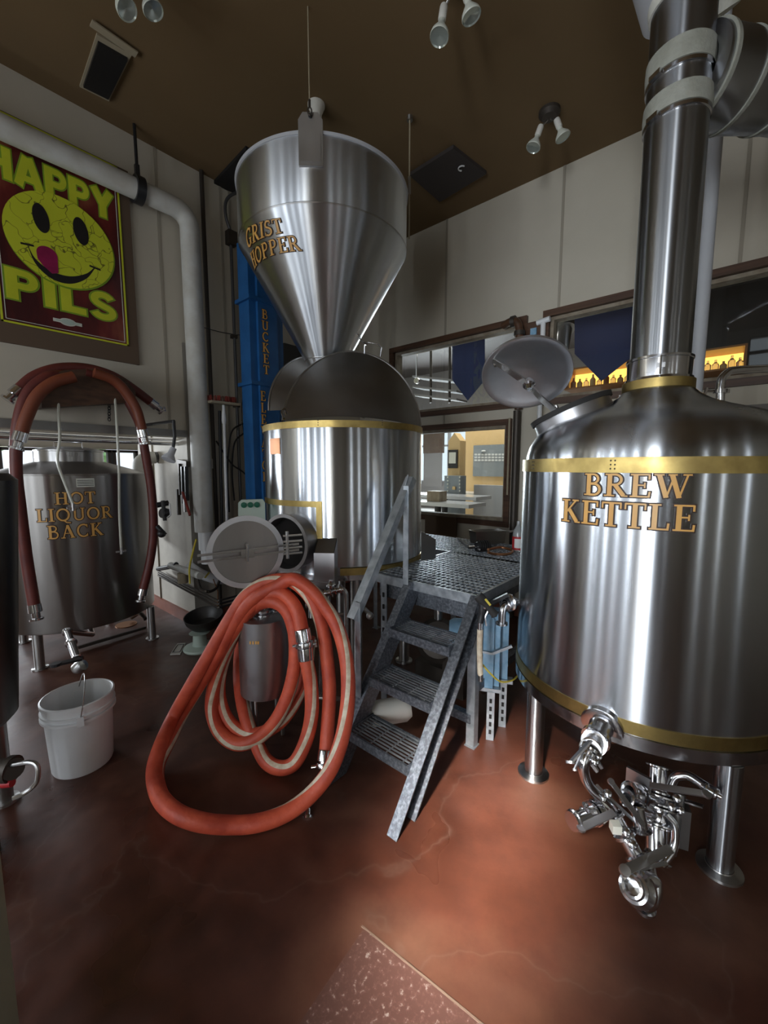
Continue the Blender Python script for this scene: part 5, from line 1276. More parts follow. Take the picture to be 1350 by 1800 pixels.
t = thing('spray_bottle', (c.x, c.y, PZ), 'clear plastic bottle with a red-edged label beside the brew kettle edge', 'bottle')
MB().lathe([(.001, .001), (.040, .001), (.042, .01), (.042, .13), (.034, .165), (.016, .20), (.014, .235), (.001, .235)], (c.x, c.y, PZ), n=24).build('bottle_body', 'bottle_clear', t)
lb_ = MB().lathe([(.0425, .012), (.0435, .012), (.0435, .115), (.0425, .115)], (c.x, c.y, PZ), n=24).build('label', 'red_plastic', t)
MB().lathe([(.0440, .028), (.0445, .028), (.0445, .100), (.0440, .100)], (c.x, c.y, PZ), n=24, a0=2.9, a1=5.0).build('label_panel', 'label_white', lb_)
# brown panel against the wall left of the pan
a = at(748, 905, X=XR-.04); b = at(802, 960, X=XR-.04)
o = MB().box((XR-.04, (a.y+b.y)/2, (a.z+.55)/2), (.02, abs(a.y-b.y), a.z-.55)).build('wall_panel', 'banner_board', smooth=False); tag(o, 'dark brown panel low on the right wall behind the platform', 'panel')

# ================================================================ WATER GUN HANGING ON THE PLATFORM CORNER
g0 = at(845, 1050, d=1.93)
t = thing('wash_gun', g0, 'black wash-down gun with yellow mark and white hose hung on the platform corner', 'spray gun')
dG = 1.90
m = MB(); a = at(843, 1050, d=dG); b = at(868, 1078, d=dG-.02)
m.lathe([(.001, -.012), (.022, -.012), (.025, .0), (.024, .02), (.018, .035), (.018, (b-a).length), (.022, (b-a).length+.01), (.001, (b-a).length+.02)], a, (b-a), 18); m.build('barrel', 'black_rubber', t)
MB().bar(at(853, 1053, d=dG-.035), at(862, 1064, d=dG-.04), .010, .006, up=-FW).build('yellow_mark', 'yellow', t, smooth=False)
m = MB(); m.tube(spline([at(848, 1060, d=dG), at(847, 1078, d=dG), at(844, 1094, d=dG)], 5), [.018]*5+[.016]*6, 14); m.build('grip', 'black_plastic', t)
MB().tube(spline([at(850, 1068, d=dG-.02), at(858, 1072, d=dG-.02), at(853, 1085, d=dG-.02), at(855, 1100, d=dG-.02)], 6), .0045, 8).build('trigger', 'steel_polished', t)
MB().cyl(at(844, 1094, d=dG), at(844, 1108, d=dG), .013, 14).build('swivel', 'steel_polished', t)
MB().tube(spline([at(844, 1106, d=dG), at(843, 1140, d=dG), at(844, 1180, d=dG), at(845, 1185, d=dG)], 5), .014, 14).build('hose', 'hose_white', t)
MB().cyl(at(845, 1184, d=dG), at(845, 1197, d=dG), .012, 14).build('hose_barb', 'steel_polished', t)
t = thing('sanitary_elbow', at(885, 1065, d=1.98), 'shiny steel elbow with clamp beside the wash gun at the kettle', 'pipe fitting')
m = MB(); P = spline([at(908, 1058, d=2.05), at(893, 1060, d=2.02), at(884, 1070, d=2.0), at(882, 1094, d=2.0)], 6); m.tube(P, .019, 18); m.lathe([(.02, 0), (.03, 0), (.03, .01), (.02, .01)], P[-1], (0, 0, -1), 18); m.build('elbow', 'steel_polished', t)
m = MB(); dd2 = (at(884, 1062, d=2.0)-at(905, 1056, d=2.04)); m.lathe([(.02, 0), (.042, 0), (.045, .012), (.036, .02), (.045, .028), (.042, .04), (.02, .04)], at(898, 1058, d=2.03), dd2, 24); m.build('clamp', 'steel_polished', t)
m = MB(); m.bar(at(862, 1060, d=2.02), at(893, 1045, d=2.0), .022, .016); m.build('valve_lever', 'black_plastic', t, smooth=False)
o = thing('grey_elbow_lever', at(868, 1058, d=2.05), 'flat steel lever lying on the platform edge behind the wash gun', 'lever')
MB().bar(at(858, 1062, d=2.08), at(886, 1048, d=2.08), .02, .006).build('bar', 'steel_plate', o, smooth=False)

# ================================================================ PLATE HEAT EXCHANGER
hx_c = V((2.14, .945, 0)); 
t = thing('heat_exchanger', hx_c, 'light blue plate heat exchanger on slotted struts under the platform corner', 'heat exchanger')
hd = V((math.cos(YAW-.28), math.sin(YAW-.28), 0)); hs = V((hd.y, -hd.x, 0))     # hd: away, hs: right
B0 = at(857, 1200, d=2.13)
def hp_(s, f, z): return V((B0.x, B0.y, 0))+hs*s+hd*f+UP*z
z0, z1 = .30, at(857, 1080, d=2.13).z
for i, (f0, f1, s0, s1, mm_) in enumerate(((0, .02, -.028, .028, 'blue_light'), (.03, .10, -.026, .060, 'blue_light'), (.11, .13, -.02, .105, 'blue_light'))):
    poly = [(s0, z0), (s1, z0), (s1, z1-.03), (s1-.02, z1), (s0+.02, z1), (s0, z1-.03)]
    m = MB(); P = [hp_(s, f0, z) for s, z in poly]; Q = [hp_(s, f1, z) for s, z in poly]; n = 6
    m.add(P+Q, [list(range(n)), list(range(n, 2*n))[::-1]]+[[k_, (k_+1) % n, n+(k_+1) % n, n+k_] for k_ in range(n)]); m.build('plate_pack' if i == 1 else 'end_plate', mm_, t, smooth=False)
m = MB()
for zz in (.52,): m.bar(hp_(-.045, -.01, zz-.01), hp_(.02, -.012, zz-.015), .012, .012); m.bar(hp_(.02, -.012, zz-.015), hp_(.12, -.012, zz+.04), .014, .014)
m.build('tie_rod', 'galvanised', t, smooth=False)
m = MB(); m.box(hp_(.0, .03, z0-.012), (.14, .06, .02), Matrix.Rotation(YAW-.28-PI/2, 3, 'Z')); m.box(hp_(.075, .12, z0-.012+.01), (.12, .05, .02), Matrix.Rotation(YAW-.28-PI/2, 3, 'Z')); m.build('support_rail', 'galvanised', t, smooth=False)
for (s, f) in ((.02, .0), (.085, .14)):
    lg = MB(); c = hp_(s, f, 0); R_ = Matrix.Rotation(YAW-.28-PI/2, 3, 'Z'); lg.box(c+UP*(z0-.02)/2, (.040, .006, z0-.02), R_); lg.box(c+hs*-.018+hd*.018+UP*(z0-.02)/2, (.005, .036, z0-.02), R_); lg.box(c+hs*.018+hd*.018+UP*(z0-.02)/2, (.005, .036, z0-.02), R_)
    lg = lg.build('leg', 'galvanised', t, smooth=False)
    m = MB()
    for i in range(5): m.box(c-hd*.004+UP*(.05+i*.045), (.014, .004, .024), R_)
    m.build('slots', 'dark_void', lg, smooth=False)
# second blue casing further under the platform, motor and clutter
c = at(808, 1112, d=2.62)
o = thing('pump_motor', (c.x, c.y, 0), 'dim pale blue motor casing in the shade under the platform', 'motor')
ax_ = (hs*1.0+hd*.1)
MB().lathe([(.001, -.02), (.09, -.02), (.11, .01), (.11, .20), (.09, .22), (.001, .22)], (c.x-.06, c.y+.02, c.z), ax_, 24).build('casing', 'blue_light', o)
MB().box((c.x, c.y, (c.z-.1)/2), (.16, .16, c.z-.1)).build('pedestal', 'dark_pipe', o, smooth=False)
c = at(770, 1150, d=2.75)
o = thing('round_pump', (c.x, c.y, 0), 'dull round pump housing deep in the shadow behind the stair treads', 'pump')
MB().lathe([(.001, 0), (.12, 0), (.15, .03), (.15, .08), (.12, .12), (.05, .13), (.001, .13)], (c.x, c.y, .30), (O-c), 28).build('volute', 'dark_pipe', o)
MB().box((c.x, c.y, .08), (.2, .25, .16)).build('base', 'dark_pipe', o, smooth=False)
MB().tube(spline([(c.x, c.y, .40), (c.x-.02, c.y-.02, .6), (c.x+.1, c.y-.05, .7)], 6), .03, 16).build('outlet', 'steel_dull', o)
c = at(662, 1235, d=2.15)
o = thing('pale_canister', (c.x, c.y, 0), 'pale cream canister lying on the floor behind the middle stair tread', 'canister')
MB().lathe([(.001, 0), (.05, 0), (.065, .02), (.065, .20), (.045, .23), (.001, .235)], at(648, 1256, d=2.08), hs*1.0+hd*.4+UP*.12, 22).build('body', 'card', o)
o = MB().tube(spline([at(848, 1168, d=1.93), at(862, 1184, d=1.93), at(880, 1198, d=1.97), at(900, 1196, d=2.03), at(912, 1186, d=2.1)], 8), .0045, 8).build('ground_wire', 'yellow'); tag(o, 'thin yellow wire sagging from the white wash hose towards the kettle', 'wire')

# ================================================================ SMALL TANK, PIPEWORK
c = at(468, 1212, d=2.20); sz0 = c.z; sz1 = at(468, 1090, d=2.14).z
t = thing('small_tank', (c.x, c.y, 0), 'small grey steel tank with clamp fittings on its lid inside the orange hose coil', 'tank')
SRd = .138
MB().lathe([(.001, sz0-.012), (SRd-.03, sz0-.01), (SRd, sz0+.008), (SRd, sz1)], (c.x, c.y, 0), n=64).build('shell', 'steel_plate', t)
ld_ = MB().lathe([(SRd, sz1), (SRd+.004, sz1+.001), (SRd+.004, sz1+.007), (SRd-.01, sz1+.010), (.05, sz1+.016), (.001, sz1+.016)], (c.x, c.y, 0), n=64).build('lid', 'steel_plate', t)
m = MB().lathe([(.06, .014), (.06, .022), (.048, .03), (.062, .036), (.062, .046), (.04, .052), (.034, .07), (.001, .07)], (c.x, c.y, sz1), n=32); m.cyl((c.x-.08, c.y, sz1+.04), (c.x-.04, c.y, sz1+.04), .008, 10); m.cyl((c.x+.02, c.y-.02, sz1+.02), (c.x+.09, c.y-.06, sz1+.02), .007, 10); m.build('clamp_fitting', 'steel_polished', t)
MB().lathe([(.001, .07), (.030, .07), (.032, .08), (.032, .115), (.024, .12), (.001, .12)], (c.x, c.y, sz1), n=28).build('cap', 'duct_grey', t)
for a in (.4, 1.97, 3.54, 5.11):
    x, y = c.x+.10*math.cos(a), c.y+.10*math.sin(a); MB().cyl((x, y, 0), (x, y, sz0+.02), .010, 12).build('leg', 'steel_dull', t)
m = MB()
for px in (440, 445, 450, 454):
    a_, z_, p_ = oncyl(px, 1130, (c.x, c.y), SRd+.0015); m.box(p_, (.002, .009, .016), Matrix.Rotation(a_, 3, 'Z'))
m.build('orange_marks', 'gold', t, smooth=False)
# sanitary pipework between small tank and tun
t = thing('tun_outlet_manifold', at(590, 1060, d=2.42), 'row of shiny valves and pipes under the front of the central tun', 'valves')
dM = 2.36
m = MB(); a = at(552, 1047, d=dM); b = at(604, 1036, d=dM)
m.tube([a, b], .017, 16); L = (b-a).length
for i in range(6): rings(m, a, (b-a).normalized(), .018, [(L*(i+.5)/6, .014)])
m.build('header_pipe', 'steel_polished', t)
m = MB(); P = spline([at(600, 1036, d=dM), at(606, 1040, d=dM), at(608, 1052, d=dM), at(608, 1110, d=dM), at(606, 1200, d=dM)], 6); m.tube(P, .016, 14); m.build('down_pipe', 'steel_dull', t)
m = MB(); m.tube([at(576, 1046, d=dM), at(576, 1240, d=dM)], .018, 16); rings(m, at(576, 1080, d=dM), (0, 0, -1), .02, [(0, .012), (.02, .012), (.32, .012), (.34, .012)]); m.build('down_pipe', 'steel_dull', t)
m = MB(); m.tube([at(566, 1048, d=dM), at(563, 1220, d=dM)], .012, 14); m.build('thin_pipe', 'steel_polished', t)
m = MB(); m.tube([at(560, 1226, d=dM-.1), at(612, 1230, d=dM-.1)], .013, 12); m.tube([at(585, 1080, d=dM), at(608, 1080, d=dM)], .010, 12); m.build('cross_pipe', 'steel_dull', t)
m = MB(); m.ball(at(582, 1030, d=dM), .028, 14); m.cyl(at(582, 1028, d=dM), at(582, 1020, d=dM), .014, 12); m.lathe([(.001, 0), (.03, 0), (.03, .008), (.001, .008)], at(582, 1030, d=dM), UP, 16); m.build('valve_body', 'steel_polished', t)
lever(t, at(580, 1025, d=dM), at(546, 1023, d=dM), .014, .005)
m = MB(); m.lathe([(.001, -.03), (.026, -.03), (.03, 0), (.026, .03), (.001, .03)], at(548, 1062, d=dM-.05), hs, 16); m.cyl(at(548, 1048, d=dM-.05), at(548, 1085, d=dM-.05), .02, 14); m.build('check_valve', 'steel_dull', t)
t = thing('platform_side_valve', at(645, 1082, d=2.3), 'small valve and pipe stub seen behind the lower handrail post', 'valve')
m = MB(); m.tube([at(640, 1070, d=2.35), at(655, 1084, d=2.35)], .014, 12); m.ball(at(650, 1082, d=2.3), .022, 12); m.build('valve_body', 'steel_dull', t); lever(t, at(648, 1076, d=2.28), at(634, 1068, d=2.26), .012, .004)

# ================================================================ ORANGE HOSE COIL
hr = .0345
def Hp(px, py, d): return at(px, py, d=d)
def zc(p):
    p = V(p); p.z = max(p.z, hr+.002); return p
S1 = [(573, 1322, 1.86), (577, 1262, 1.92), (579, 1210, 1.96), (574, 1150, 2.0), (566, 1100, 2.03), (552, 1062, 2.06), (533, 1036, 2.08), (508, 1020, 2.10), (482, 1020, 2.12), (455, 1030, 2.12), (428, 1052, 2.12), (400, 1095, 2.10), (368, 1150, 2.08), (333, 1210, 2.06), (304, 1262, 2.05), (282, 1312, -.16), (271, 1355, -.115), (280, 1398, -.108), (308, 1428, -.105), (352, 1445, -.085), (405, 1450, -.045), (455, 1446, -.037), (505, 1428, -.042), (548, 1395, -.085), (582, 1350, -.17), (603, 1290, 1.76), (612, 1220, 1.83), (608, 1155, 1.90), (592, 1100, 1.97), (568, 1062, 2.02), (545, 1036, 2.05), (515, 1018, 2.07), (488, 1030, 2.08), (455, 1047, 2.08), (432, 1068, 2.09), (408, 1105, 2.10), (380, 1155, 2.10), (350, 1205, 2.10), (320, 1255, 2.10), (298, 1300, -.10), (276, 1350, -.040), (281, 1397, -.036), (308, 1428, -.036), (345, 1443, -.036)]
S2 = [(531, 1108, 1.98), (524, 1078, 2.02), (510, 1055, 2.05), (490, 1042, 2.07), (465, 1050, 2.09), (440, 1070, 2.10), (415, 1105, 2.11), (392, 1150, 2.13), (377, 1200, 2.14), (372, 1245, 2.12), (385, 1285, 2.04), (415, 1307, 1.98), (450, 1300, 1.97), (482, 1270, 1.97), (505, 1225, 1.98), (518, 1170, 2.0), (518, 1115, 2.02), (505, 1075, 2.04), (482, 1058, 2.06), (455, 1062, 2.1), (428, 1088, 2.14), (405, 1130, 2.18), (388, 1180, 2.20), (386, 1225, 2.18), (400, 1265, 2.10), (428, 1288, 2.03), (462, 1288, 2.0), (500, 1262, 2.03), (528, 1215, 2.07), (540, 1165, 2.10), (543, 1120, 2.12)]
S3 = [(538, 1158, 1.95), (546, 1200, 1.93), (548, 1250, 1.90), (540, 1295, 1.88), (520, 1338, 1.86), (495, 1350, 1.86), (468, 1338, 1.90), (448, 1300, 1.99), (432, 1260, 2.08), (422, 1210, 2.22), (421, 1160, 2.32), (428, 1110, 2.34), (442, 1080, 2.30)]
coil = thing('brewing_hose', at(440, 1450, z=0), 'long orange-red hose with a white stripe coiled and draped to the floor', 'hose')
for S, tw in ((S1, 5.0), (S2, 4.0), (S3, 1.5)):
    P = [zc(p) for p in spline([Hp(*s) if s[2] > 0 else at(s[0], s[1], z=-s[2]) for s in S], 8)]
    MB().tube(P, hr, 20, stripe=(3, 4), twist=tw*PI).build('hose_tube', ['hose_red', 'hose_white'], coil, ang=1.2)
def ferr(p, q, r=hr):
    p = V(p); q = V(q); d = (q-p).normalized(); L = (q-p).length
    return MB().lathe([(.001, 0), (r*1.10, 0), (r*1.14, L*.1), (r*1.14, L*.8), (r*.8, L*.86), (r*.8, L), (.001, L)], p, d, 24)
e0 = Hp(531, 1106, 1.975); e1 = Hp(535, 1131, 1.96); e2 = Hp(538, 1160, 1.945); em = e0.lerp(e1, .9)
ferr(e0, e1).build('ferrule', 'steel_polished', coil); ferr(e2, e1+(e2-e1)*.1).build('ferrule', 'steel_polished', coil)
m = MB(); dd3 = (e2-e1).normalized(); c = e1+dd3*.006
m.lathe([(hr*.8, -.014), (hr*1.30, -.012), (hr*1.36, 0), (hr*1.30, .012), (hr*.8, .014)], c, dd3, 24)
sdv = dd3.cross(FW).normalized(); m.cyl(c-sdv*.058, c-sdv*.035, .009, 10); m.cyl(c+sdv*.035, c+sdv*.062, .009, 10); m.bar(c+sdv*.055-dd3*.018, c+sdv*.055+dd3*.018, .010, .008); m.build('clamp', 'steel_polished', coil)
f0 = Hp(573, 1318, 1.86); f1 = Hp(570, 1342, 1.83); ferr(f0, f1).build('ferrule', 'steel_polished', coil)
m = MB(); dd4 = (f1-f0).normalized(); m.lathe([(.015, 0), (.04, 0), (.042, .01), (.04, .02), (.015, .02)], f1, dd4, 20); m.cyl(f1-sdv*.06+dd4*.01, f1-sdv*.03+dd4*.01, .010, 12); m.build('clamp', 'steel_polished', coil)
t = thing('floor_pipe_elbow', at(555, 1410, z=0.02), 'small shiny bent pipe with valve lying on the floor inside the hose loop', 'pipe fitting')
m = MB(); P = spline([at(570, 1362, d=1.76), at(565, 1385, d=1.72), at(553, 1403, d=1.68), at(540, 1413, d=1.67)], 6); m.tube([zc(p) for p in P], .016, 16); m.build('bend', 'steel_polished', t)
m = MB(); m.lathe([(.001, 0), (.024, 0), (.026, .02), (.014, .03), (.014, .05), (.022, .055), (.022, .065), (.001, .065)], at(541, 1408, d=1.67), (at(541, 1432, d=1.63)-at(541, 1408, d=1.67)), 18); m.bar(at(530, 1415, d=1.66), at(548, 1420, d=1.66), .012, .010); m.build('nozzle', 'steel_polished', t)

# ================================================================ FLOOR OBJECTS
c = at(147, 1338, z=0)
bc = thing('plastic_bucket', (c.x, c.y, 0), 'white plastic pail with ribbed rim and raised wire handle on the floor', 'bucket')
MB().lathe([(.001, .004), (.120, .004), (.126, .0), (.130, .010), (.142, .27), (.1445, .280), (.157, .281), (.157, .292), (.1455, .293), (.1460, .308), (.156, .309), (.156, .318), (.147, .319), (.148, .345), (.154, .347), (.155, .365), (.148, .368), (.144, .364), (.138, .28), (.125, .012), (.001, .010)], (c.x, c.y, 0), n=72).build('bucket_body', 'white_plastic', bc, ang=.5)
cd_ = V((-c.x, -c.y, 0)).normalized()
ea = c+cd_*.15+UP*.30; eb = c-cd_*.15+UP*.30
tilt = at(157, 1166, d=(c-O).dot(FW)+.0)
m = MB(); up_ = V((RT.x*.05, RT.y*.05, 1))
arcp = [c+UP*.30+cd_*(.155*math.cos(a))+V((RT.x*.25, RT.y*.25, .97))*(.165*math.sin(a)) for a in [PI*i/28 for i in range(29)]]
m.tube(arcp, .0025, 8); m.build('wire_handle', 'steel_dull', bc)
for e_ in (ea, eb): MB().box(e_-UP*.004, (.028, .028, .045), Matrix.Rotation(math.atan2(cd_.y, cd_.x), 3, 'Z')).build('handle_ear', 'white_plastic', bc, smooth=False)
c = at(352, 1140, z=0)
fb = thing('floor_scale', (c.x, c.y, 0), 'pale grey round pedestal on the floor under the black bowl', 'stand')
MB().lathe([(.001, .0), (.125, 0), (.13, .01), (.125, .022), (.10, .03), (.058, .035), (.055, .06), (.05, .13), (.08, .14), (.001, .14)], (c.x, c.y, 0), n=40).build('base', 'pale_green', fb)
b_c = V((c.x+.06, c.y+.02, .16))
o = thing('black_bowl', b_c, 'wide black bowl tilted on the pale round pedestal left of the hose coil', 'bowl')
MB().lathe([(.001, -.03), (.06, -.025), (.11, .0), (.145, .05), (.155, .095), (.149, .095), (.138, .055), (.10, .012), (.001, -.01)], b_c+UP*.02, (-.15, -.1, 1), 44).build('bowl', 'pot_black', o)
q = [at(x, y, z=0) for x, y in ((312, 1133), (327, 1132), (317, 1151), (299, 1152))]
m = MB(); m.add([p+UP*.001 for p in q]+[p+UP*.010 for p in q], [(0, 1, 2, 3), (7, 6, 5, 4), (0, 4, 5, 1), (1, 5, 6, 2), (2, 6, 7, 3), (3, 7, 4, 0)])
o = m.build('floor_card', 'card', smooth=False); tag(o, 'small pale card lying on the floor right of the tank leg', 'card')
cen = sum(q, V())/4; m = MB(); qq = [cen+(p-cen)*.72+UP*.0115 for p in q]; m.tube(qq, .003, 6, closed=True); 
t2 = m.build('card_print', 'conduit', None); t2.parent = o; t2.location = V(t2.location)-V(o.location)
# puddle edge / dark trap under the tank
o = MB().lathe([(.001, 0), (.09, 0), (.09, .006), (.001, .006)], at(222, 1098, z=0), n=24).build('floor_drain', 'copper'); tag(o, 'round reddish floor drain cover behind the liquor tank leg', 'drain')
m = MB(); m.tube(spline([at(232, 1085, z=.04), at(245, 1078, z=.10), at(256, 1088, z=.06)], 5), .02, 12); o = m.build('drain_trap', 'dark_pipe'); tag(o, 'dark pipe bend rising from the floor drain under the liquor tank', 'pipe')

# ================================================================ LEFT FOREGROUND: DARK TANK AND DOOR POST
f_ax = V((math.cos(YAW+math.radians(47.6)), math.sin(YAW+math.radians(47.6)), 0)); fR = .26; fd = fR/math.sin(math.radians(6.0))
fx, fy = f_ax.x*fd, f_ax.y*fd
ft = thing('fermenter_tank', (fx, fy, 0), 'dark cylindrical tank cut off by the left edge of the picture', 'tank')
zt = 1.475
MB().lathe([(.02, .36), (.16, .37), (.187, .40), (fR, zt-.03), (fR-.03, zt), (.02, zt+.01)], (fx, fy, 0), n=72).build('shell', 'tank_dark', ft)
for a in (math.atan2(-fy, -fx)+.95, math.atan2(-fy, -fx)-1.2, math.atan2(-fy, -fx)+3.0):
    x, y = fx+.13*math.cos(a), fy+.13*math.sin(a); lg = MB().cyl((x, y, .01), (x, y, .5), .03, 18).build('leg', 'steel_dark', ft); MB().cyl((x, y, 0), (x, y, .012), .05, 20).build('foot_plate', 'steel_dull', lg)
pp = at(8, 1700, d=.85); 
dp_ = thing('door_post', (pp.x, pp.y, 0), 'pale worn upright post at the extreme left edge near the viewer', 'post')
pl0 = at(-28, 1700, d=.85)
MB().box((pl0.x, pl0.y, .62), (.07, .07, 1.24), Matrix.Rotation(YAW-PI/2+.3, 3, 'Z')).build('post', 'door_grey', dp_, smooth=False)
hv = thing('side_valve', at(25, 1360, d=1.35), 'dark valve with a curved steel handle poking in at the left edge', 'valve')
m = MB(); m.cyl(at(-40, 1352, d=1.45), at(24, 1352, d=1.36), .035, 18); m.lathe([(.001, 0), (.045, 0), (.045, .02), (.001, .02)], at(14, 1352, d=1.37), RT, 18); m.build('valve_body', 'dark_pipe', hv)
MB().tube(spline([at(20, 1345, d=1.36), at(52, 1340, d=1.34), at(66, 1348, d=1.33), at(64, 1375, d=1.33), at(45, 1393, d=1.32), at(22, 1404, d=1.3)], 6), .008, 10).build('handle', 'steel_dull', hv)
MB().cyl(at(6, 1378, d=1.35), at(22, 1376, d=1.35), .014, 12).build('red_cap', 'red_plastic', hv)
MB().cyl(V((at(-40, 1352, d=1.45).x, at(-40, 1352, d=1.45).y, 0)), at(-40, 1352, d=1.45), .04, 14).build('stand_pipe', 'dark_pipe', hv)

# ================================================================ RIGHT WALL PIPES
def vpipe(name, lab, px, y0, y1, X, r, mt, cat='pipe', z0=None, z1=None):
    a = at(px, y0, X=X); b = at(px, y1, X=X); za = a.z if z1 is None else z1; zb = b.z if z0 is None else z0
    ym = (a.y+b.y)/2; o = MB().cyl((X, a.y, zb), (X, a.y, za), r, 18).build(name, mt); tag(o, lab, cat); return o
vpipe('drain_pipe', 'dark brown vertical pipe on the right wall left of the brew kettle', 909, 722, 930, XR-.08, .034, 'dark_pipe', z0=0)
o = vpipe('yellow_conduit', 'thin yellow-brown strip on the wall between window and dark pipe', 896, 735, 870, XR-.03, .012, 'tan')
t = thing('brown_pipe_elbow', at(906, 590, X=XR-.09), 'rusty brown pipe elbow at the upper right corner of the left upper window', 'pipe')
MB().tube(spline([at(886, 572, X=XR-.05), at(897, 566, X=XR-.09), at(908, 566, X=XR-.11), at(913, 578, X=XR-.11), at(913, 600, X=XR-.11), at(911, 720, X=XR-.08)], 6), .036, 18).build('pipe', 'wood_trim', t)
m = MB(); m.lathe([(.03, 0), (.05, 0), (.05, .04), (.03, .04)], at(899, 566, X=XR-.10), (0, -1, 0), 18); m.lathe([(.03, 0), (.05, 0), (.05, .04), (.03, .04)], at(913, 590, X=XR-.11), (0, 0, 1), 18); m.build('coupling', 'dark_pipe', t)
t = thing('white_stub_pipe', at(955, 600, X=XR-.06), 'white pipe stub with a T-shaped cap beside the right upper window', 'pipe')
a = at(955, 566, X=XR-.06); MB().cyl((a.x, a.y, at(955, 640, X=XR-.06).z-.9), a, .022, 16).build('pipe', 'white_plastic', t)
MB().cyl(at(944, 565, X=XR-.06)+UP*-.015, at(967, 560, X=XR-.06), .024, 16).build('tee', 'white_plastic', t)
o = MB().box(at(938, 583, X=XR-.05), (.02, .055, .06)).build('blue_sticker', 'blue_light', smooth=False); tag(o, 'small blue and white label on the timber between the upper windows', 'label')
pa = at(1244, 235, X=3.2); pb2 = at(1222, 690, X=3.2)
t = thing('white_vent_pipe', (3.2, pb2.y, 0), 'slim pale vertical pipe standing just right of the steel stack', 'pipe')
MB().cyl((3.2, pb2.y, 0), (3.2, pb2.y, pa.z), .036, 20).build('pipe', 'duct_grey', t)
MB().cyl((3.2, pb2.y, pa.z-.02), (3.2, pb2.y, CZ), .03, 16).build('upper_pipe', 'duct_grey', t)
t = thing('water_pipe', at(1265, 705, d=2.2), 'polished steel pipe bending right above the brew kettle top', 'pipe')
m = MB(); P = [at(1266, 730, d=2.3), at(1266, 690, d=2.3)]+spline([at(1266, 682, d=2.3), at(1270, 664, d=2.3), at(1282, 652, d=2.3)], 5)+[at(1300, 650, d=2.3), at(1420, 645, d=2.35)]
m.tube(P, .021, 18); m.build('pipe', 'steel_polished', t)
m = MB(); c = at(1266, 688, d=2.3); m.lathe([(.02, -.01), (.032, -.01), (.032, .01), (.02, .01)], c, UP, 18); m.cyl(c-RT*.085, c-RT*.02, .006, 8); m.bar(c-RT*.085-UP*.02, c-RT*.075+UP*.02, .012, .01); m.bar(c+RT*.02, c+RT*.045, .02, .02); m.build('clamp', 'steel_polished', t)
o = MB().box(at(1340, 722, d=2.6), (.3, .2, .05)).build('grey_box', 'dark_pipe', smooth=False); tag(o, 'dark flat box end behind the kettle dome at the right edge', 'box')
t = thing('white_wall_bracket', at(1092, 702, d=2.5), 'small crinkled white-grey bracket behind the manway collar', 'bracket')
m = MB(); m.box(at(1094, 704, d=2.5), (.05, .03, .06)); m.cyl(at(1090, 712, d=2.5), at(1098, 697, d=2.5), .02, 8); m.build('bracket', 'steel_polished', t)
m = MB().bar(at(952, 700, X=XR-.015), at(946, 772, X=XR-.015), .03, .03); o = m.build('yellow_stick', 'tan', smooth=False); tag(o, 'narrow tan strip hanging on the wall behind the kettle shoulder', 'strip')

# ================================================================ CEILING
def ceil_plate(px, m_, lab, name, pts, frame=None, th=.03):
    q = [at(x, y, z=CZ-.002) for x, y in pts]; cen = sum(q, V())/len(q)
    t = thing(name, V((cen.x, cen.y, CZ-th)), lab, 'ceiling panel' if name != 'ceiling_vent' else 'vent')
    n = len(q)
    def slab(Q, z0, z1, nm, mm):
        m = MB(); m.add([V((p.x, p.y, z0)) for p in Q]+[V((p.x, p.y, z1)) for p in Q], [list(range(n)), list(range(n, 2*n))[::-1]]+[[i, (i+1) % n, n+(i+1) % n, n+i] for i in range(n)]); m.build(nm, mm, t, smooth=False)
    if frame:
        slab([cen+(p-cen)*1.18 for p in q], CZ-.012, CZ, 'frame', frame)
    slab(q, CZ-th, CZ-.002, 'panel', m_)
    return t
t = ceil_plate(0, 'dining_dark', 'dark square access panel on the ceiling right of the grist hopper', 'access_panel', [(797, 254), (855, 300), (773, 350), (720, 303)])
m = MB(); c = at(812, 296, z=CZ-.04); m.tube([c+V((.03*math.cos(a), .03*math.sin(a), 0)) for a in [PI*.2+PI*1.2*i/10 for i in range(11)]], .006, 8); m.build('pull_ring', 'white_plastic', t)
ceil_plate(0, 'dark_void', 'black square opening on the ceiling left of the grist hopper', 'access_panel', [(432, 256), (496, 296), (418, 336), (373, 320)])
t = ceil_plate(0, 'print_black', 'dark rectangular ceiling vent with taped edges at the upper left', 'ceiling_vent', [(172, 68), (224, 98), (190, 168), (146, 146)], frame='tan')
m = MB(); a = at(160, 40, z=CZ-.02); b = at(240, 96, z=CZ-.02); m.bar(a, b, .05, .008); m.build('tape', 'tan', t, smooth=False)
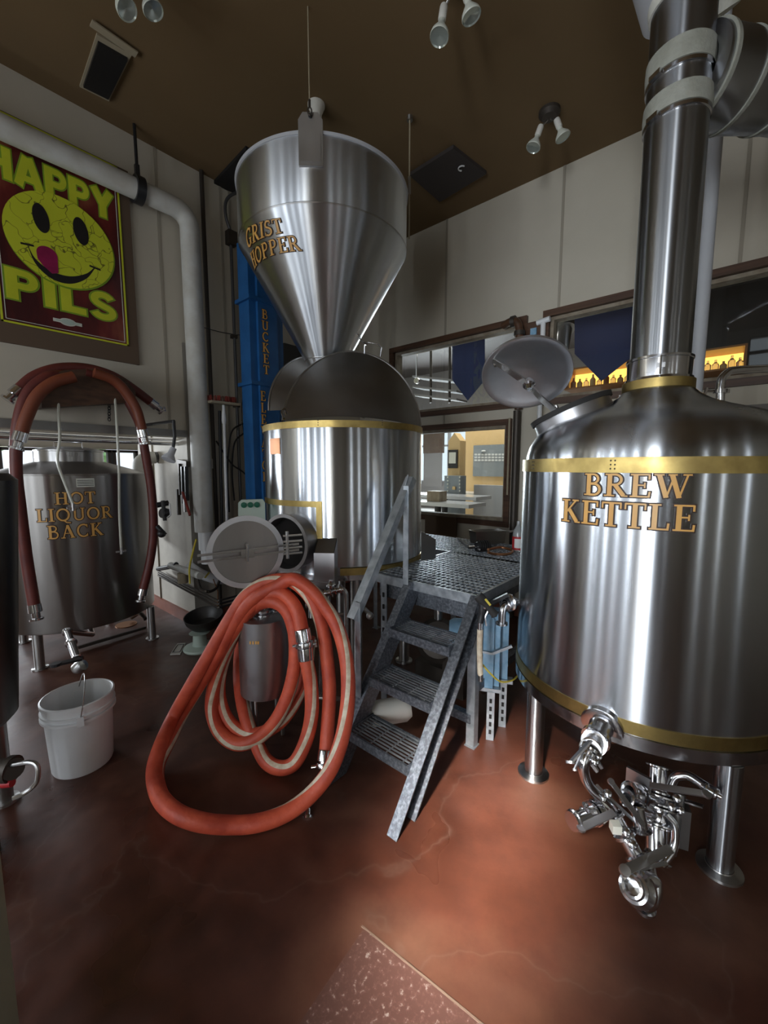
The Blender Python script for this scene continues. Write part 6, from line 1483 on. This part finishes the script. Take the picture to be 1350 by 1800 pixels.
def spot(name, lab, canopy, bulbs, cr=.075):
    c = at(*canopy, z=CZ); t = thing(name, V((c.x, c.y, CZ)), lab, 'ceiling light', 'twin spot fixtures on the ceiling')
    MB().lathe([(.001, -.05), (cr*.7, -.045), (cr, -.02), (cr, 0)], c, UP, 32).build('canopy', 'dark_pipe', t)
    for (n0, n1, z) in bulbs:      # neck start pixel, face pixel, drop
        a = at(*n0, z=CZ-z[0]); b = at(*n1, z=CZ-z[1]); d = (b-a).normalized(); L = (b-a).length
        sh_ = MB().tube([V((c.x, c.y, CZ-.04))+(a-V((c.x, c.y, CZ))).normalized()*.03, a], .006, 8).build('arm', 'steel_dull', t)
        MB().lathe([(.001, -.01), (.020, -.01), (.022, 0), (.022, L*.38), (.018, L*.42)], a, d, 20).build('socket', 'porcelain', t)
        bl = MB().lathe([(.018, L*.42), (.018, L*.55), (.048, L*.86), (.052, L*.97), (.050, L)], a, d, 24).build('bulb', 'bulb_white', t)
        MB().lathe([(.050, L), (.045, L-.006), (.001, L-.012)], a, d, 24).build('bulb_face', 'bulb_glass', bl)
spot('spot_light', 'twin spot light fixture on the ceiling left of the steel stack', (966, 195), [((950, 224), (937, 260), (.13, .27)), ((979, 212), (990, 242), (.12, .24))])
spot('spot_light', 'twin spot light fixture cut by the top edge, near the middle', (800, -40), [((780, 14), (772, 66), (.11, .28)), ((817, -20), (829, 30), (.10, .23))])
spot('spot_light', 'dim twin spot light fixture cut by the top edge at the left', (225, -60), [((190, -30), (224, 18), (.12, .26)), ((246, -35), (270, 20), (.10, .24))])
c = at(551, 190, z=CZ); t = thing('ceiling_socket', V((c.x, c.y, CZ)), 'small white porcelain lamp holder on the ceiling above the hopper bracket', 'lamp holder')
MB().lathe([(.001, -.09), (.035, -.09), (.040, -.06), (.062, -.012), (.062, 0)], at(556, 184, z=CZ), UP, 24).build('holder', 'porcelain', t)
MB().lathe([(.001, -.15), (.022, -.145), (.026, -.12), (.018, -.09)], at(556, 184, z=CZ), UP, 20).build('bulb', 'dark_pipe', t)
